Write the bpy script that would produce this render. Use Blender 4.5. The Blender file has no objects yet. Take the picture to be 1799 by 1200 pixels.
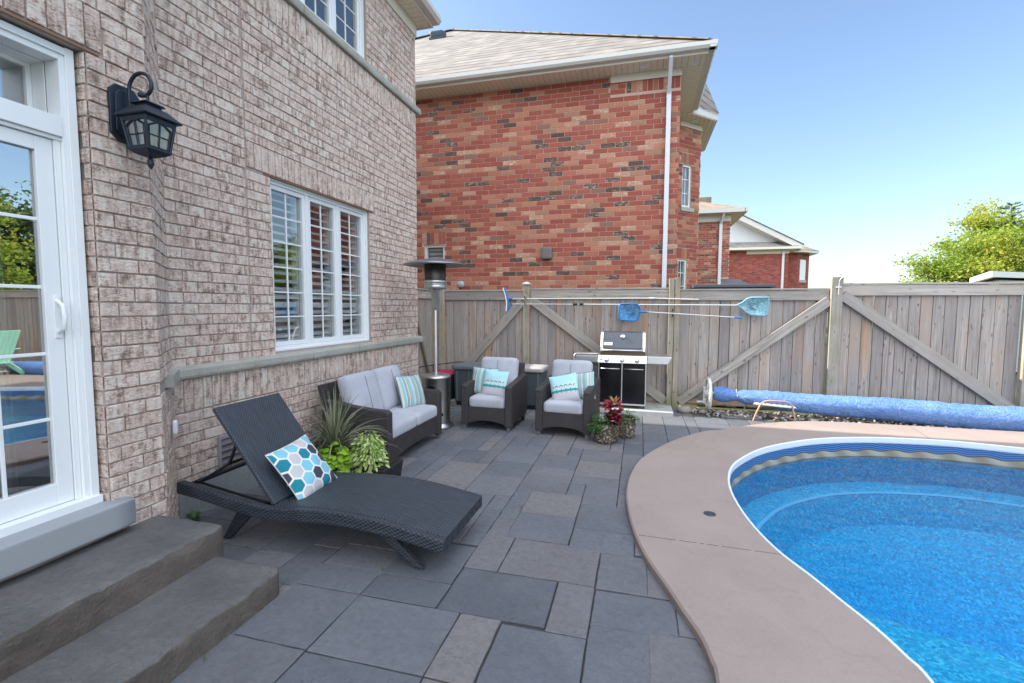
import bpy, bmesh, math, random
from mathutils import Matrix, Vector, Euler
from math import radians as R, sin, cos, pi, sqrt, hypot
random.seed(11)
S = bpy.context.scene
COL = S.collection

# ------------------------------------------------------------------ camera
YAW, PIT, ROL, FPX = 0.26188855, 0.07175531, -0.0040165, 833.14
def cam_matrix():
    f = Vector((-sin(YAW)*cos(PIT), cos(YAW)*cos(PIT), -sin(PIT)))
    r = Vector((cos(YAW), sin(YAW), 0)); d = f.cross(r)
    c, s = cos(ROL), sin(ROL)
    r2 = c*r + s*d; d2 = -s*r + c*d
    m = Matrix.Identity(4)
    for i in range(3):
        m[i][0] = r2[i]; m[i][1] = -d2[i]; m[i][2] = -f[i]
    m[0][3], m[1][3], m[2][3] = 0, 0, 1.6
    return m
cd = bpy.data.cameras.new("camera"); cam = bpy.data.objects.new("camera", cd); COL.objects.link(cam)
cam.matrix_world = cam_matrix(); cd.sensor_width = 36; cd.lens = FPX/1799*36
cd.clip_start = 0.05; cd.clip_end = 2000; S.camera = cam

# ------------------------------------------------------------------ light
SUN_EL = 33.0
FILL_CLOUD = 11.0
SUN_AZ = -0.3          # degrees the sun's travel leans from +X towards +Y
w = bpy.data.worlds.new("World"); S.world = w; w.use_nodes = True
nt = w.node_tree; nt.nodes.clear()
sky = nt.nodes.new("ShaderNodeTexSky"); sky.sky_type = 'NISHITA'; sky.sun_disc = False
sky.sun_elevation = R(SUN_EL)
sky.sun_rotation = R(-90 - SUN_AZ)
sky.altitude = 100; sky.air_density = 1.0; sky.dust_density = 1.4; sky.ozone_density = 2.0
bg = nt.nodes.new("ShaderNodeBackground"); bg.inputs[1].default_value = 0.15
wo = nt.nodes.new("ShaderNodeOutputWorld")
# bright clouds added as shade fill, overhead and towards the south-west, clear blue sky to the north and east
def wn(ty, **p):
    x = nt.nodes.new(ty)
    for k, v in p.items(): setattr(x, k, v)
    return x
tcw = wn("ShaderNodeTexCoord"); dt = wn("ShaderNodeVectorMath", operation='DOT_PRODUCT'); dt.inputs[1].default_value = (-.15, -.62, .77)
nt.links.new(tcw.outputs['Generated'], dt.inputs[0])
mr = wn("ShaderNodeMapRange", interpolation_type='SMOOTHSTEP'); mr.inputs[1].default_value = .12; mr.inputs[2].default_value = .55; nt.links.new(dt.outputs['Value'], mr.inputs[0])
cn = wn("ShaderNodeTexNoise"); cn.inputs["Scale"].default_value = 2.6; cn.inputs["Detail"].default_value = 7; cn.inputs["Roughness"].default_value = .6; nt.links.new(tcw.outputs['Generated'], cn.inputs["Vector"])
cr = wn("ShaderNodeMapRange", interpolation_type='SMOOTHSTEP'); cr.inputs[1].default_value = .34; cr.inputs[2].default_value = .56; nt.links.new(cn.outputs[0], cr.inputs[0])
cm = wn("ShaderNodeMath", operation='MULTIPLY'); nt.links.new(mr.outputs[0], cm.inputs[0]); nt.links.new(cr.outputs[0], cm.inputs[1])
cmx = wn("ShaderNodeMix", data_type='RGBA'); nt.links.new(cm.outputs[0], cmx.inputs[0]); nt.links.new(sky.outputs[0], cmx.inputs[6]); cmx.inputs[7].default_value = (FILL_CLOUD*.90, FILL_CLOUD*.97, FILL_CLOUD*1.08, 1)
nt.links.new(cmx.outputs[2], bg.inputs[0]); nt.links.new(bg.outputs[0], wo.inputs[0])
sd = bpy.data.lights.new("sun", 'SUN'); sd.energy = 5.0; sd.angle = R(0.5); sd.color = (1, 0.93, 0.82)
sun = bpy.data.objects.new("sun", sd); COL.objects.link(sun)
tv = Vector((cos(R(SUN_AZ))*cos(R(SUN_EL)), sin(R(SUN_AZ))*cos(R(SUN_EL)), -sin(R(SUN_EL))))
sun.rotation_euler = tv.to_track_quat('-Z', 'Y').to_euler(); sun.location = (-10, 0, 12)
S.view_settings.view_transform = 'Standard'; S.view_settings.look = 'None'
S.view_settings.exposure = 1.02; S.view_settings.gamma = 1.0
S.cycles.max_bounces = 8; S.cycles.transparent_max_bounces = 16
S.cycles.caustics_reflective = False; S.cycles.caustics_refractive = False
S.cycles.sample_clamp_indirect = 6.0

# ------------------------------------------------------------------ mesh helpers
class MB:
    def __init__(s): s.v = []; s.f = []; s.uv = []; s.c = []; s.sm = []; s.mi = []
    def add(s, vs, fs, col=None, uvs=None, smooth=False, mi=0):
        b = len(s.v); s.v += [tuple(v) for v in vs]
        col = col or (random.random(), random.random(), random.random())
        for i, f in enumerate(fs):
            s.f.append([b+k for k in f]); s.c.append(col); s.sm.append(smooth); s.mi.append(mi)
            s.uv.append(uvs[i] if uvs else None)
    def box(s, x0, x1, y0, y1, z0, z1, m=None, col=None, mi=0):
        vs = [Vector(p) for p in ((x0,y0,z0),(x1,y0,z0),(x1,y1,z0),(x0,y1,z0),(x0,y0,z1),(x1,y0,z1),(x1,y1,z1),(x0,y1,z1))]
        if m: vs = [m @ v for v in vs]
        s.add(vs, [(0,3,2,1),(4,5,6,7),(0,1,5,4),(1,2,6,5),(2,3,7,6),(3,0,4,7)], col, mi=mi)
    def beam(s, p0, p1, wd, th, side=(0,1,0), col=None, off=None):
        """oriented box from p0 to p1, th along `side`, wd across; UV: u lengthwise, v across"""
        p0 = Vector(p0); p1 = Vector(p1); L = (p1-p0).length; d = (p1-p0)/L
        n = Vector(side); n = (n - d*n.dot(d)).normalized(); a = d.cross(n)
        o = random.uniform(0, 40) if off is None else off
        vs = []
        for t in (0, L):
            for q, r in ((-1,-1),(1,-1),(1,1),(-1,1)):
                vs.append(p0 + d*t + a*(q*wd/2) + n*(r*th/2))
        fs = [(0,1,2,3),(7,6,5,4),(0,4,5,1),(1,5,6,2),(2,6,7,3),(3,7,4,0)]
        uvs = []
        co = [(0,-wd/2,-th/2),(0,wd/2,-th/2),(0,wd/2,th/2),(0,-wd/2,th/2),(L,-wd/2,-th/2),(L,wd/2,-th/2),(L,wd/2,th/2),(L,-wd/2,th/2)]
        for f in fs: uvs.append([(co[k][0]+o, co[k][1]+co[k][2]+o*1.7) for k in f])
        s.add(vs, fs, col, uvs)
    def tube(s, path, rad, n=10, caps=True, col=None):
        P = [Vector(p) for p in path]; k = len(P)
        rr = rad if isinstance(rad, (list, tuple)) else [rad]*k
        vs = []; fs = []; prev = None
        for i, p in enumerate(P):
            d = (P[min(i+1,k-1)] - P[max(i-1,0)])
            d = d.normalized() if d.length > 1e-9 else Vector((0,0,1))
            if prev is None:
                up = Vector((0,0,1)) if abs(d.z) < .9 else Vector((1,0,0))
                a = d.cross(up).normalized()
            else:
                a = (prev - d*prev.dot(d)).normalized()
            prev = a; b = d.cross(a)
            for j in range(n):
                t = 2*pi*j/n; vs.append(p + (a*cos(t) + b*sin(t))*rr[i])
        for i in range(k-1):
            for j in range(n):
                j2 = (j+1) % n; fs.append((i*n+j, i*n+j2, (i+1)*n+j2, (i+1)*n+j))
        s.add(vs, fs, col, smooth=True)
        if caps:
            s.add(vs[:n], [tuple(range(n))[::-1]], col); s.add(vs[-n:], [tuple(range(n))], col)
    def lathe(s, prof, c=(0,0,0), n=32, col=None, m=None, smooth=True):
        vs = []; fs = []; c = Vector(c)
        for r, z in prof:
            for j in range(n):
                t = 2*pi*j/n; v = Vector((r*cos(t), r*sin(t), z))
                vs.append((m @ v if m else v) + c)
        for i in range(len(prof)-1):
            for j in range(n):
                j2 = (j+1) % n; fs.append((i*n+j, i*n+j2, (i+1)*n+j2, (i+1)*n+j))
        s.add(vs, fs, col, smooth=smooth)
    def prism(s, poly, y0, y1, axis='y', col=None, m=None):
        """extrude 2-D polygon (a,b): axis y -> (a,y,b); x -> (y,a,b); z -> (a,b,y)"""
        def P(a, b, t): return {'y': (a,t,b), 'x': (t,a,b), 'z': (a,b,t)}[axis]
        n = len(poly); vs = [P(a,b,y0) for a,b in poly] + [P(a,b,y1) for a,b in poly]
        if m: vs = [m @ Vector(v) for v in vs]
        fs = [tuple(range(n)), tuple(range(2*n-1, n-1, -1))] + [(i, i+n, (i+1)%n+n, (i+1)%n) for i in range(n)]
        s.add(vs, fs, col)
    def ico(s, c, r, sub=1, sc=(1,1,1), col=None, jit=0, rot=None, smooth=True):
        bm = bmesh.new(); bmesh.ops.create_icosphere(bm, subdivisions=sub, radius=1)
        rm = rot or Matrix.Identity(3)
        vs = []
        for v in bm.verts:
            q = v.co*(1+random.uniform(-jit, jit)); q = Vector((q.x*sc[0], q.y*sc[1], q.z*sc[2]))*r
            vs.append(rm @ q + Vector(c))
        bm.verts.index_update(); fs = [[v.index for v in f.verts] for f in bm.faces]; bm.free()
        s.add(vs, fs, col, smooth=smooth)
    def rbox(s, dx, dy, dz, r, puff=0, n=8, m=None, col=None, pz=0):
        """rounded box centred at 0, optionally puffed on +-y and +-z"""
        bm = bmesh.new(); bmesh.ops.create_cube(bm, size=2)
        bmesh.ops.subdivide_edges(bm, edges=bm.edges[:], cuts=n-1, use_grid_fill=True)
        vs = []
        H = Vector((dx/2, dy/2, dz/2)); rr = [min(r, h*.98) for h in H]
        for v in bm.verts:
            # concentrate rows of vertices near the edges so the round is smooth
            q = Vector([math.copysign(abs(c)**.6, c) if abs(c) > 1e-9 else 0 for c in v.co])
            p = Vector([q[i]*H[i] for i in range(3)])
            inn = Vector([max(-H[i]+rr[i], min(H[i]-rr[i], p[i])) for i in range(3)])
            d = p - inn
            if d.length > 1e-9:
                dd = Vector([d[i]/rr[i] for i in range(3)]); mx = dd.length
                k = max(abs(t) for t in dd)/mx if mx > 0 else 1
                p = inn + Vector([dd[i]*rr[i]*k for i in range(3)])
            fx = 1-(p.x/H[0])**2; fy = 1-(p.y/H[1])**2; fz = 1-(p.z/H[2])**2
            p.y += math.copysign(puff*max(fx,0)*max(fz,0), p.y) if abs(v.co.y) > .99 else 0
            p.z += math.copysign(pz*max(fx,0)*max(fy,0), p.z) if abs(v.co.z) > .99 else 0
            vs.append(m @ p if m else p)
        bm.verts.index_update(); fs = [[v.index for v in f.verts] for f in bm.faces]; bm.free()
        s.add(vs, fs, col, smooth=True)
    def build(s, name, mat, parent=None, world=False, bevel=0, seg=2):
        me = bpy.data.meshes.new(name); me.from_pydata(s.v, [], s.f); me.update()
        mats = mat if isinstance(mat, (list, tuple)) else [mat]
        for m in mats: me.materials.append(m)
        me.uv_layers.new(name="UVMap"); me.color_attributes.new("bc", 'FLOAT_COLOR', 'CORNER')
        uvd = []; cdt = []
        for p in me.polygons:
            n = p.normal; a = max(range(3), key=lambda i: abs(n[i])); u = s.uv[p.index]
            c = s.c[p.index]
            for k, li in enumerate(p.loop_indices):
                if u: uvd += [u[k][0], u[k][1]]
                else:
                    co = me.vertices[me.loops[li].vertex_index].co
                    uvd += [co.y, co.z] if a == 0 else ([co.x, co.z] if a == 1 else [co.x, co.y])
                cdt += [c[0], c[1], c[2], 1]
        me.uv_layers["UVMap"].data.foreach_set("uv", uvd); me.color_attributes["bc"].data.foreach_set("color", cdt)
        me.polygons.foreach_set("use_smooth", s.sm); me.polygons.foreach_set("material_index", s.mi)
        if world and parent is not None:
            me.transform(parent.matrix_basis.inverted())
        me.update()
        o = bpy.data.objects.new(name, me); COL.objects.link(o)
        if parent is not None: o.parent = parent
        if bevel:
            b = o.modifiers.new("bevel", 'BEVEL'); b.width = bevel; b.segments = seg; b.limit_method = 'ANGLE'; b.angle_limit = R(40)
            b.harden_normals = False
        return o

def thing(name, label, cat, loc=(0,0,0), rz=0, group=None):
    o = bpy.data.objects.new(name, None); COL.objects.link(o); o.empty_display_size = .2
    o.location = loc; o.rotation_euler = (0,0,rz); o["label"] = label; o["category"] = cat
    if group: o["group"] = group
    bpy.context.view_layer.update()
    return o
def tag(o, label, cat, group=None):
    o["label"] = label; o["category"] = cat
    if group: o["group"] = group
    return o
def struct(o, kind="structure", label=None, cat=None):
    o["kind"] = kind
    if label: o["label"] = label
    if cat: o["category"] = cat
    return o
def sub(o, parent):      # make a mesh built in the same local space as its parent's parent a sub-part
    o.parent = parent; return o
def one(fn, name, mat, parent=None, **k):
    m = MB(); fn(m); return m.build(name, mat, parent, **k)

# ------------------------------------------------------------------ material helpers
class T:
    def __init__(s, name, color=(.5,.5,.5), rough=.6, metal=0, spec=None):
        s.m = bpy.data.materials.new(name); s.m.use_nodes = True; s.t = s.m.node_tree
        s.b = s.t.nodes["Principled BSDF"]
        s.set("Base Color", color); s.set("Roughness", rough); s.set("Metallic", metal)
        if spec is not None: s.set("Specular IOR Level", spec)
    def set(s, k, v, node=None):
        i = (node or s.b).inputs[k]
        if hasattr(v, 'is_output') or isinstance(v, bpy.types.NodeSocket): s.t.links.new(v, i)
        elif isinstance(v, (tuple, list)) and len(v) == 3 and i.type == 'RGBA': i.default_value = (*v, 1)
        else: i.default_value = v
        return s
    def n(s, ty, **p):
        x = s.t.nodes.new(ty)
        for k, v in p.items(): setattr(x, k, v)
        return x
    def co(s, which='Object'): return s.n("ShaderNodeTexCoord").outputs[which]
    def map(s, v, sc=(1,1,1), loc=(0,0,0), rot=(0,0,0)):
        x = s.n("ShaderNodeMapping"); s.set(0, v, x); x.inputs[1].default_value = loc; x.inputs[2].default_value = rot; x.inputs[3].default_value = sc
        return x.outputs[0]
    def noise(s, v, sc=5, det=4, ro=.55, dist=0, out=0):
        x = s.n("ShaderNodeTexNoise"); s.set("Vector", v, x); x.inputs["Scale"].default_value = sc; x.inputs["Detail"].default_value = det
        x.inputs["Roughness"].default_value = ro; x.inputs["Distortion"].default_value = dist
        return x.outputs[out]
    def vor(s, v, sc=5, feat='F1', out=0, rnd=1):
        x = s.n("ShaderNodeTexVoronoi", feature=feat); s.set("Vector", v, x); x.inputs["Scale"].default_value = sc
        x.inputs["Randomness"].default_value = rnd
        return x.outputs[out]
    def math(s, op, a, b=0.0, c=None):
        x = s.n("ShaderNodeMath", operation=op); s.set(0, a, x); s.set(1, b, x)
        if c is not None: s.set(2, c, x)
        return x.outputs[0]
    def vmath(s, op, a, b=(0,0,0), out=0):
        x = s.n("ShaderNodeVectorMath", operation=op); s.set(0, a, x); s.set(1, b, x); return x.outputs[out]
    def sep(s, v): x = s.n("ShaderNodeSeparateXYZ"); s.set(0, v, x); return x.outputs
    def comb(s, a=0, b=0, c=0): x = s.n("ShaderNodeCombineXYZ"); s.set(0,a,x); s.set(1,b,x); s.set(2,c,x); return x.outputs[0]
    def mix(s, f, a, b, bt='MIX'):
        x = s.n("ShaderNodeMix", data_type='RGBA', blend_type=bt); s.set(0, f, x)
        for i, v in ((6,a),(7,b)):
            if isinstance(v, bpy.types.NodeSocket): s.t.links.new(v, x.inputs[i])
            else: x.inputs[i].default_value = (*v[:3], 1)
        return x.outputs[2]
    def ramp(s, f, stops, interp='LINEAR'):
        x = s.n("ShaderNodeValToRGB"); s.set(0, f, x); r = x.color_ramp; r.interpolation = interp
        while len(r.elements) > 1: r.elements.remove(r.elements[-1])
        r.elements[0].position = stops[0][0]; r.elements[0].color = (*stops[0][1], 1)
        for p, c in stops[1:]: e = r.elements.new(p); e.color = (*c, 1)
        return x.outputs[0]
    def rng(s, v, a, b, c=0, d=1):
        x = s.n("ShaderNodeMapRange"); s.set(0, v, x)
        for i, q in enumerate((a,b,c,d)): x.inputs[i+1].default_value = q
        return x.outputs[0]
    def attr(s):
        x = s.n("ShaderNodeAttribute"); x.attribute_name = "bc"
        q = s.n("ShaderNodeSeparateColor"); s.set(0, x.outputs[0], q); return q.outputs
    def bump(s, h, st=.5, d=.01):
        x = s.n("ShaderNodeBump"); s.set("Height", h, x); x.inputs["Strength"].default_value = st; x.inputs["Distance"].default_value = d
        s.t.links.new(x.outputs[0], s.b.inputs["Normal"]); return x.outputs[0]
    def gain(s, c, g): return s.vmath('MINIMUM', s.vmath('MULTIPLY', c, g), (.82,.82,.82))
    def col(s, c): s.set("Base Color", c); return s

def plain(name, color, rough=.5, metal=0, var=.12, sc=6, bump=.15, bd=.002, spec=None):
    t = T(name, color, rough, metal, spec); v = t.co()
    n = t.noise(v, sc, 5, .6); n2 = t.noise(v, sc*14, 3, .6)
    lo = tuple(c*(1-var) for c in color); hi = tuple(min(1, c*(1+var)) for c in color)
    t.col(t.mix(n, lo, hi))
    t.set("Roughness", t.rng(n2, .2, .8, max(.02, rough-.07), min(1, rough+.07)))
    if bump: t.bump(n2, bump, bd)
    return t.m

# --- house brick: pale mauve tumbled clay with dark marbling
def m_housebrick():
    t = T("taupe_brick", rough=.92); a = t.attr(); v = t.co()
    off = t.vmath('ADD', v, t.comb(t.math('MULTIPLY', a[0], 37), t.math('MULTIPLY', a[1], 23), t.math('MULTIPLY', a[2], 11)))
    n1 = t.noise(t.map(off, (1,1,1.5)), 9, 3, .5, .6)
    n2 = t.noise(t.map(off, (1,1,2.4)), 26, 7, .68, 1.6)
    n3 = t.noise(off, 90, 4, .7)
    n4 = t.noise(t.map(off, (11,11,2.6)), 2.6, 3, .55, .3)
    mixv = t.math('ADD', t.math('ADD', t.math('MULTIPLY', n1, .18), t.math('MULTIPLY', n2, .46)), t.math('MULTIPLY', n4, .36))
    c = t.ramp(mixv, [(.36,(.10,.075,.064)),(.425,(.24,.185,.16)),(.47,(.42,.345,.31)),(.53,(.60,.52,.48)),(.64,(.72,.66,.62))])
    c = t.mix(t.rng(a[0], 0, 1, 0, .26), c, (.36,.28,.245), 'MIX')
    c = t.mix(t.rng(a[1], .72, 1, 0, .5), c, (.60,.53,.50))
    c = t.mix(t.math('MULTIPLY', t.math('GREATER_THAN', n3, .68), .5), c, (.10,.065,.05))
    t.col(t.gain(c, (1.46,1.34,1.25)))
    t.bump(t.math('ADD', t.math('MULTIPLY', n2, 1.0), t.math('MULTIPLY', n3, .35)), 1.0, .016)
    return t.m
def m_redbrick():
    t = T("red_brick", rough=.88); a = t.attr(); v = t.co()
    off = t.vmath('ADD', v, t.comb(t.math('MULTIPLY', a[2], 31), t.math('MULTIPLY', a[1], 17), 0))
    base = t.ramp(a[0], [(0,(.27,.065,.050)),(.25,(.32,.085,.062)),(.44,(.37,.135,.09)),(.54,(.42,.195,.13)),(.68,(.33,.185,.13)),(.75,(.22,.125,.095)),(.80,(.058,.048,.047)),(.92,(.42,.24,.17))], 'CONSTANT')
    n = t.noise(t.map(off, (1,1,3)), 16, 6, .7, .8); n2 = t.noise(off, 60, 3, .6)
    pale = t.math('MULTIPLY', t.rng(n, .52, .62), t.math('GREATER_THAN', a[0], .82))
    c = t.mix(t.rng(n, .3, .7, 0, .5), base, t.mix(.5, base, (.25,.09,.06)))
    c = t.mix(t.math('MULTIPLY', pale, t.rng(a[0],.85,.93,.22,.95)), c, (.66,.54,.45))
    c = t.mix(t.math('MULTIPLY', a[1], .12), c, (.42,.2,.14))
    t.col(t.gain(c, (1.10,1.02,.92))); t.bump(t.math('ADD', n, n2), .35, .004); return t.m
HB = m_housebrick(); RB = m_redbrick()
MORT = plain("grey_mauve_mortar", (.40,.33,.295), .95, var=.18, sc=20, bump=.6, bd=.004)
def m_redbrick_dark():
    t = T("dark_red_brick", rough=.9); a = t.attr(); t.col(t.ramp(a[0], [(0,(.27,.055,.045)),(.35,(.32,.075,.055)),(.65,(.36,.10,.07)),(.85,(.22,.06,.05)),(.94,(.12,.055,.05))], "CONSTANT")); return t.m
RBD = m_redbrick_dark(); MORT3 = plain("rosy_mortar", (.42,.24,.19), .95, bump=0)
MORT2 = plain("pale_mortar", (.56,.40,.32), .95, var=.12, sc=20, bump=.5, bd=.003)

def m_brickfar(name, sc=1.0, c1=(.33,.11,.08), c2=(.44,.22,.15), c3=(.14,.08,.07)):
    t = T(name, rough=.9); uv = t.map(t.co('UV'), (1,1,1))
    b = t.n("ShaderNodeTexBrick"); t.set("Vector", uv, b); b.inputs["Color1"].default_value=(*c1,1); b.inputs["Color2"].default_value=(*c2,1)
    b.inputs["Mortar"].default_value=(.46,.33,.27,1); b.inputs["Scale"].default_value=1; b.inputs["Mortar Size"].default_value=.005
    b.inputs["Brick Width"].default_value=.266; b.inputs["Row Height"].default_value=.089; b.inputs["Bias"].default_value=-.1
    n = t.noise(t.map(uv, (3.7,11.2,1)), 1.0, 2, .5)
    t.col(t.mix(t.math('MULTIPLY', t.math('GREATER_THAN', n, .62), t.math('SUBTRACT', 1, b.outputs[1])), b.outputs[0], c3))
    return t.m
RB2 = m_brickfar("distant_red_brick"); RB3 = m_brickfar("distant_dark_red_brick", c1=(.30,.075,.06), c2=(.36,.12,.09), c3=(.16,.06,.05))

def m_shingle(name, c1, c2, c3, ax=1, row=.14):
    t = T(name, rough=.95); v = t.co()
    sp = t.sep(v)
    u = sp[0] if ax == 1 else sp[1]; q = sp[1] if ax == 1 else sp[0]
    uv = t.comb(u, q, 0)
    b = t.n("ShaderNodeTexBrick"); t.set("Vector", uv, b); b.inputs["Color1"].default_value=(*c1,1); b.inputs["Color2"].default_value=(*c2,1)
    b.inputs["Mortar"].default_value=(*c3,1); b.inputs["Scale"].default_value=1; b.inputs["Mortar Size"].default_value=.0
    b.inputs["Mortar Smooth"].default_value=.1
    b.inputs["Brick Width"].default_value=.33; b.inputs["Row Height"].default_value=row
    n = t.noise(v, 30, 4, .7); n2 = t.noise(v, 1.2, 3, .6)
    c = t.mix(t.rng(n, .35, .65, 0, .35), b.outputs[0], (.13,.115,.10))
    c = t.mix(t.rng(n2, .3, .7, 0, .25), c, (.27,.24,.21))
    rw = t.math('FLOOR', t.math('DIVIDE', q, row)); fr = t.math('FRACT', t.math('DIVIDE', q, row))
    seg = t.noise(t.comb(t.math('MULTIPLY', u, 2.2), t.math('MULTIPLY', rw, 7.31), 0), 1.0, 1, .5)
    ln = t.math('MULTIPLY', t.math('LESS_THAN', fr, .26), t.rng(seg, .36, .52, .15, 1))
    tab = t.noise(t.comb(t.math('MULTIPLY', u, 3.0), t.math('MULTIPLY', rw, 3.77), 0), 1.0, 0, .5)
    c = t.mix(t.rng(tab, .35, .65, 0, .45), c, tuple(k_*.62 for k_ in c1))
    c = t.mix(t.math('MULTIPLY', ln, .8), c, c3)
    t.col(c)
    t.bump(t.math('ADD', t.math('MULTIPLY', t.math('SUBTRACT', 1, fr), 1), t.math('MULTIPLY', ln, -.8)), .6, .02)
    return t.m
SH_S = m_shingle("beige_shingle", (.185,.165,.145), (.27,.245,.215), (.045,.04,.036), 1, row=.30)
SH_E = m_shingle("beige_shingle_side", (.215,.19,.165), (.29,.26,.23), (.06,.052,.046), 0)
SH_T = m_shingle("tan_shingle", (.27,.205,.14), (.35,.28,.20), (.09,.07,.05), 1)
SH_G = m_shingle("grey_shingle", (.10,.10,.11), (.15,.15,.16), (.05,.05,.05), 1)

def m_strip(name, color, axis=0, pitch=.1, dark=.45, rough=.5, duty=.06, bd=.006):
    t = T(name, color, rough); v = t.co(); q = t.sep(v)[axis]
    fr = t.math('FRACT', t.math('DIVIDE', q, pitch))
    ln = t.math('LESS_THAN', fr, duty)
    n = t.noise(v, 8, 4, .6)
    base = t.mix(n, tuple(c*.9 for c in color), tuple(min(1,c*1.06) for c in color))
    t.col(t.mix(ln, base, tuple(c*dark for c in color)))
    t.bump(t.math('MULTIPLY', ln, -1), .8, bd)
    return t.m
SOFX = m_strip("beige_soffit_x", (.82,.76,.62), 0, .10)
SOFY = m_strip("beige_soffit_y", (.82,.76,.62), 1, .10)
SIDING = m_strip("white_siding", (.68,.69,.70), 2, .11, .5)
FASC = plain("cream_fascia", (.70,.66,.56), .45, var=.04, bump=.05)
GUT = plain("light_grey_gutter", (.60,.575,.53), .38, var=.05, bump=.05)
WHITE = plain("white_vinyl", (.80,.82,.82), .34, var=.025, bump=.06, bd=.001)
STEELB = plain("rusty_brown_lintel", (.24,.12,.06), .6, var=.25, bump=.3)

def m_stone(name, c1, c2, c3, sc=3, bd=.01, rough=.85, streak=(1,1,1), gn=(1.0,1.04,1.06)):
    t = T(name, rough=rough); v = t.co(); n1 = t.noise(t.map(v, streak), sc, 6, .62, .4); n2 = t.noise(v, sc*12, 6, .7, .3); n3 = t.noise(v, sc*60, 2, .6)
    c = t.ramp(n1, [(.3,c1),(.52,c2),(.72,c3)])
    c = t.mix(t.rng(n2, .3, .7, 0, .45), c, tuple(q*.62 for q in c2))
    c = t.mix(t.math('MULTIPLY', t.math('GREATER_THAN', n3, .73), .55), c, (.6,.58,.55))
    t.col(t.gain(c, gn)); t.bump(t.math('ADD', t.math('MULTIPLY', n1, 1.2), n2), .8, bd)
    t.set("Roughness", t.rng(n2, .3, .7, rough-.12, min(1, rough+.08)))
    return t.m
STEP = m_stone("brown_grey_step_stone", (.135,.122,.108), (.215,.195,.172), (.29,.26,.225), 2.6, .022, gn=(.68,.72,.79))
STEPF = m_stone("brown_split_stone_face", (.12,.10,.082), (.20,.165,.135), (.29,.25,.205), 5, .02, streak=(1,1,1.8), gn=(.70,.70,.71))
SILL = m_stone("cast_stone_band", (.38,.345,.29), (.46,.43,.37), (.52,.49,.43), 5, .012)
SILLP = plain("grey_painted_sill", (.32,.335,.35), .55, var=.06, sc=4, bump=.3, bd=.003)
FOUND = m_stone("grey_foundation_concrete", (.26,.27,.28), (.33,.34,.345), (.38,.385,.38), 4, .008)

def m_paver():
    t = T("grey_flagstone", rough=.78); a = t.attr(); v = t.co()
    off = t.vmath('ADD', v, t.comb(t.math('MULTIPLY', a[0], 40), t.math('MULTIPLY', a[1], 40), 0))
    n1 = t.noise(off, 3.0, 6, .6, .8); n2 = t.noise(off, 24, 6, .72, .5); n3 = t.noise(v, 260, 2, .5)
    big = t.noise(v, .9, 3, .5)
    c = t.ramp(a[0], [(0,(.125,.130,.145)),(.2,(.185,.186,.20)),(.4,(.155,.162,.180)),(.58,(.215,.198,.19)),(.72,(.175,.172,.175)),(.84,(.275,.240,.220)),(.93,(.245,.218,.20)),(1,(.205,.21,.228))])
    c = t.mix(t.rng(n1, .35, .68, 0, .55), c, t.mix(.5, c, (.30,.30,.305)))
    c = t.mix(t.rng(n2, .42, .72, 0, .5), c, (.105,.11,.12))
    c = t.mix(t.rng(big, .5, .75, 0, .22), c, (.33,.33,.335))
    wv = t.noise(t.map(off, (1,1.3,1)), 3.4, 3, .5, 2.2); ck = t.math('LESS_THAN', t.math('ABSOLUTE', t.math('SUBTRACT', wv, .5)), .0045)
    ck = t.math('MULTIPLY', ck, t.rng(t.noise(off, 2.1, 2, .5), .50, .56))
    c = t.mix(t.math('MULTIPLY', ck, .6), c, (.05,.05,.055))
    sc = t.noise(t.map(v, (1,1,1)), 75, 3, .8)
    c = t.mix(t.math('MULTIPLY', t.rng(sc, .58, .66, 0, .5), t.rng(big, .4, .6)), c, (.38,.38,.39))
    dust = t.math('MULTIPLY', t.math('GREATER_THAN', n3, .66), t.rng(t.noise(v, 2.3, 4, .6), .48, .62, 0, .4))
    c = t.mix(dust, c, (.36,.36,.36))
    t.col(t.gain(c, (.66,.68,.715)))
    cle = t.noise(t.map(off, (1,1.6,1)), 5, 8, .6, 1.4)
    t.bump(t.math('ADD', t.math('MULTIPLY', cle, 1.3), t.math('MULTIPLY', n2, .5)), .55, .008)
    t.set("Roughness", t.rng(n2, .3, .7, .62, .85))
    return t.m
PAVER = m_paver()
JOINT = plain("dark_joint_sand", (.06,.057,.053), 1, var=.5, sc=40, bump=.5)
def m_coping():
    t = T("mauve_beige_concrete", rough=.8); v = t.co(); n1 = t.noise(v, 1.6, 6, .6, .3); n2 = t.noise(v, 55, 4, .7); n3 = t.noise(t.map(v, (1,4,1)), 7, 6, .7, 1)
    c = t.mix(t.rng(n1, .3, .7), (.35,.285,.262), (.42,.35,.32))
    c = t.mix(t.rng(n2, .35, .75, 0, .3), c, (.50,.43,.395)); c = t.mix(t.rng(t.noise(v, 4.5, 7, .7, 1.2), .55, .72, 0, .35), c, (.24,.20,.19)); c = t.mix(t.rng(t.noise(v, 190, 2, .6), .60, .70, 0, .4), c, (.20,.17,.16)); c = t.mix(t.rng(n3, .60, .72, 0, .3), c, (.42,.37,.35))
    t.col(t.gain(c, (.77,.74,.71))); t.bump(n2, .35, .003); return t.m
COP = m_coping()

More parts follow.
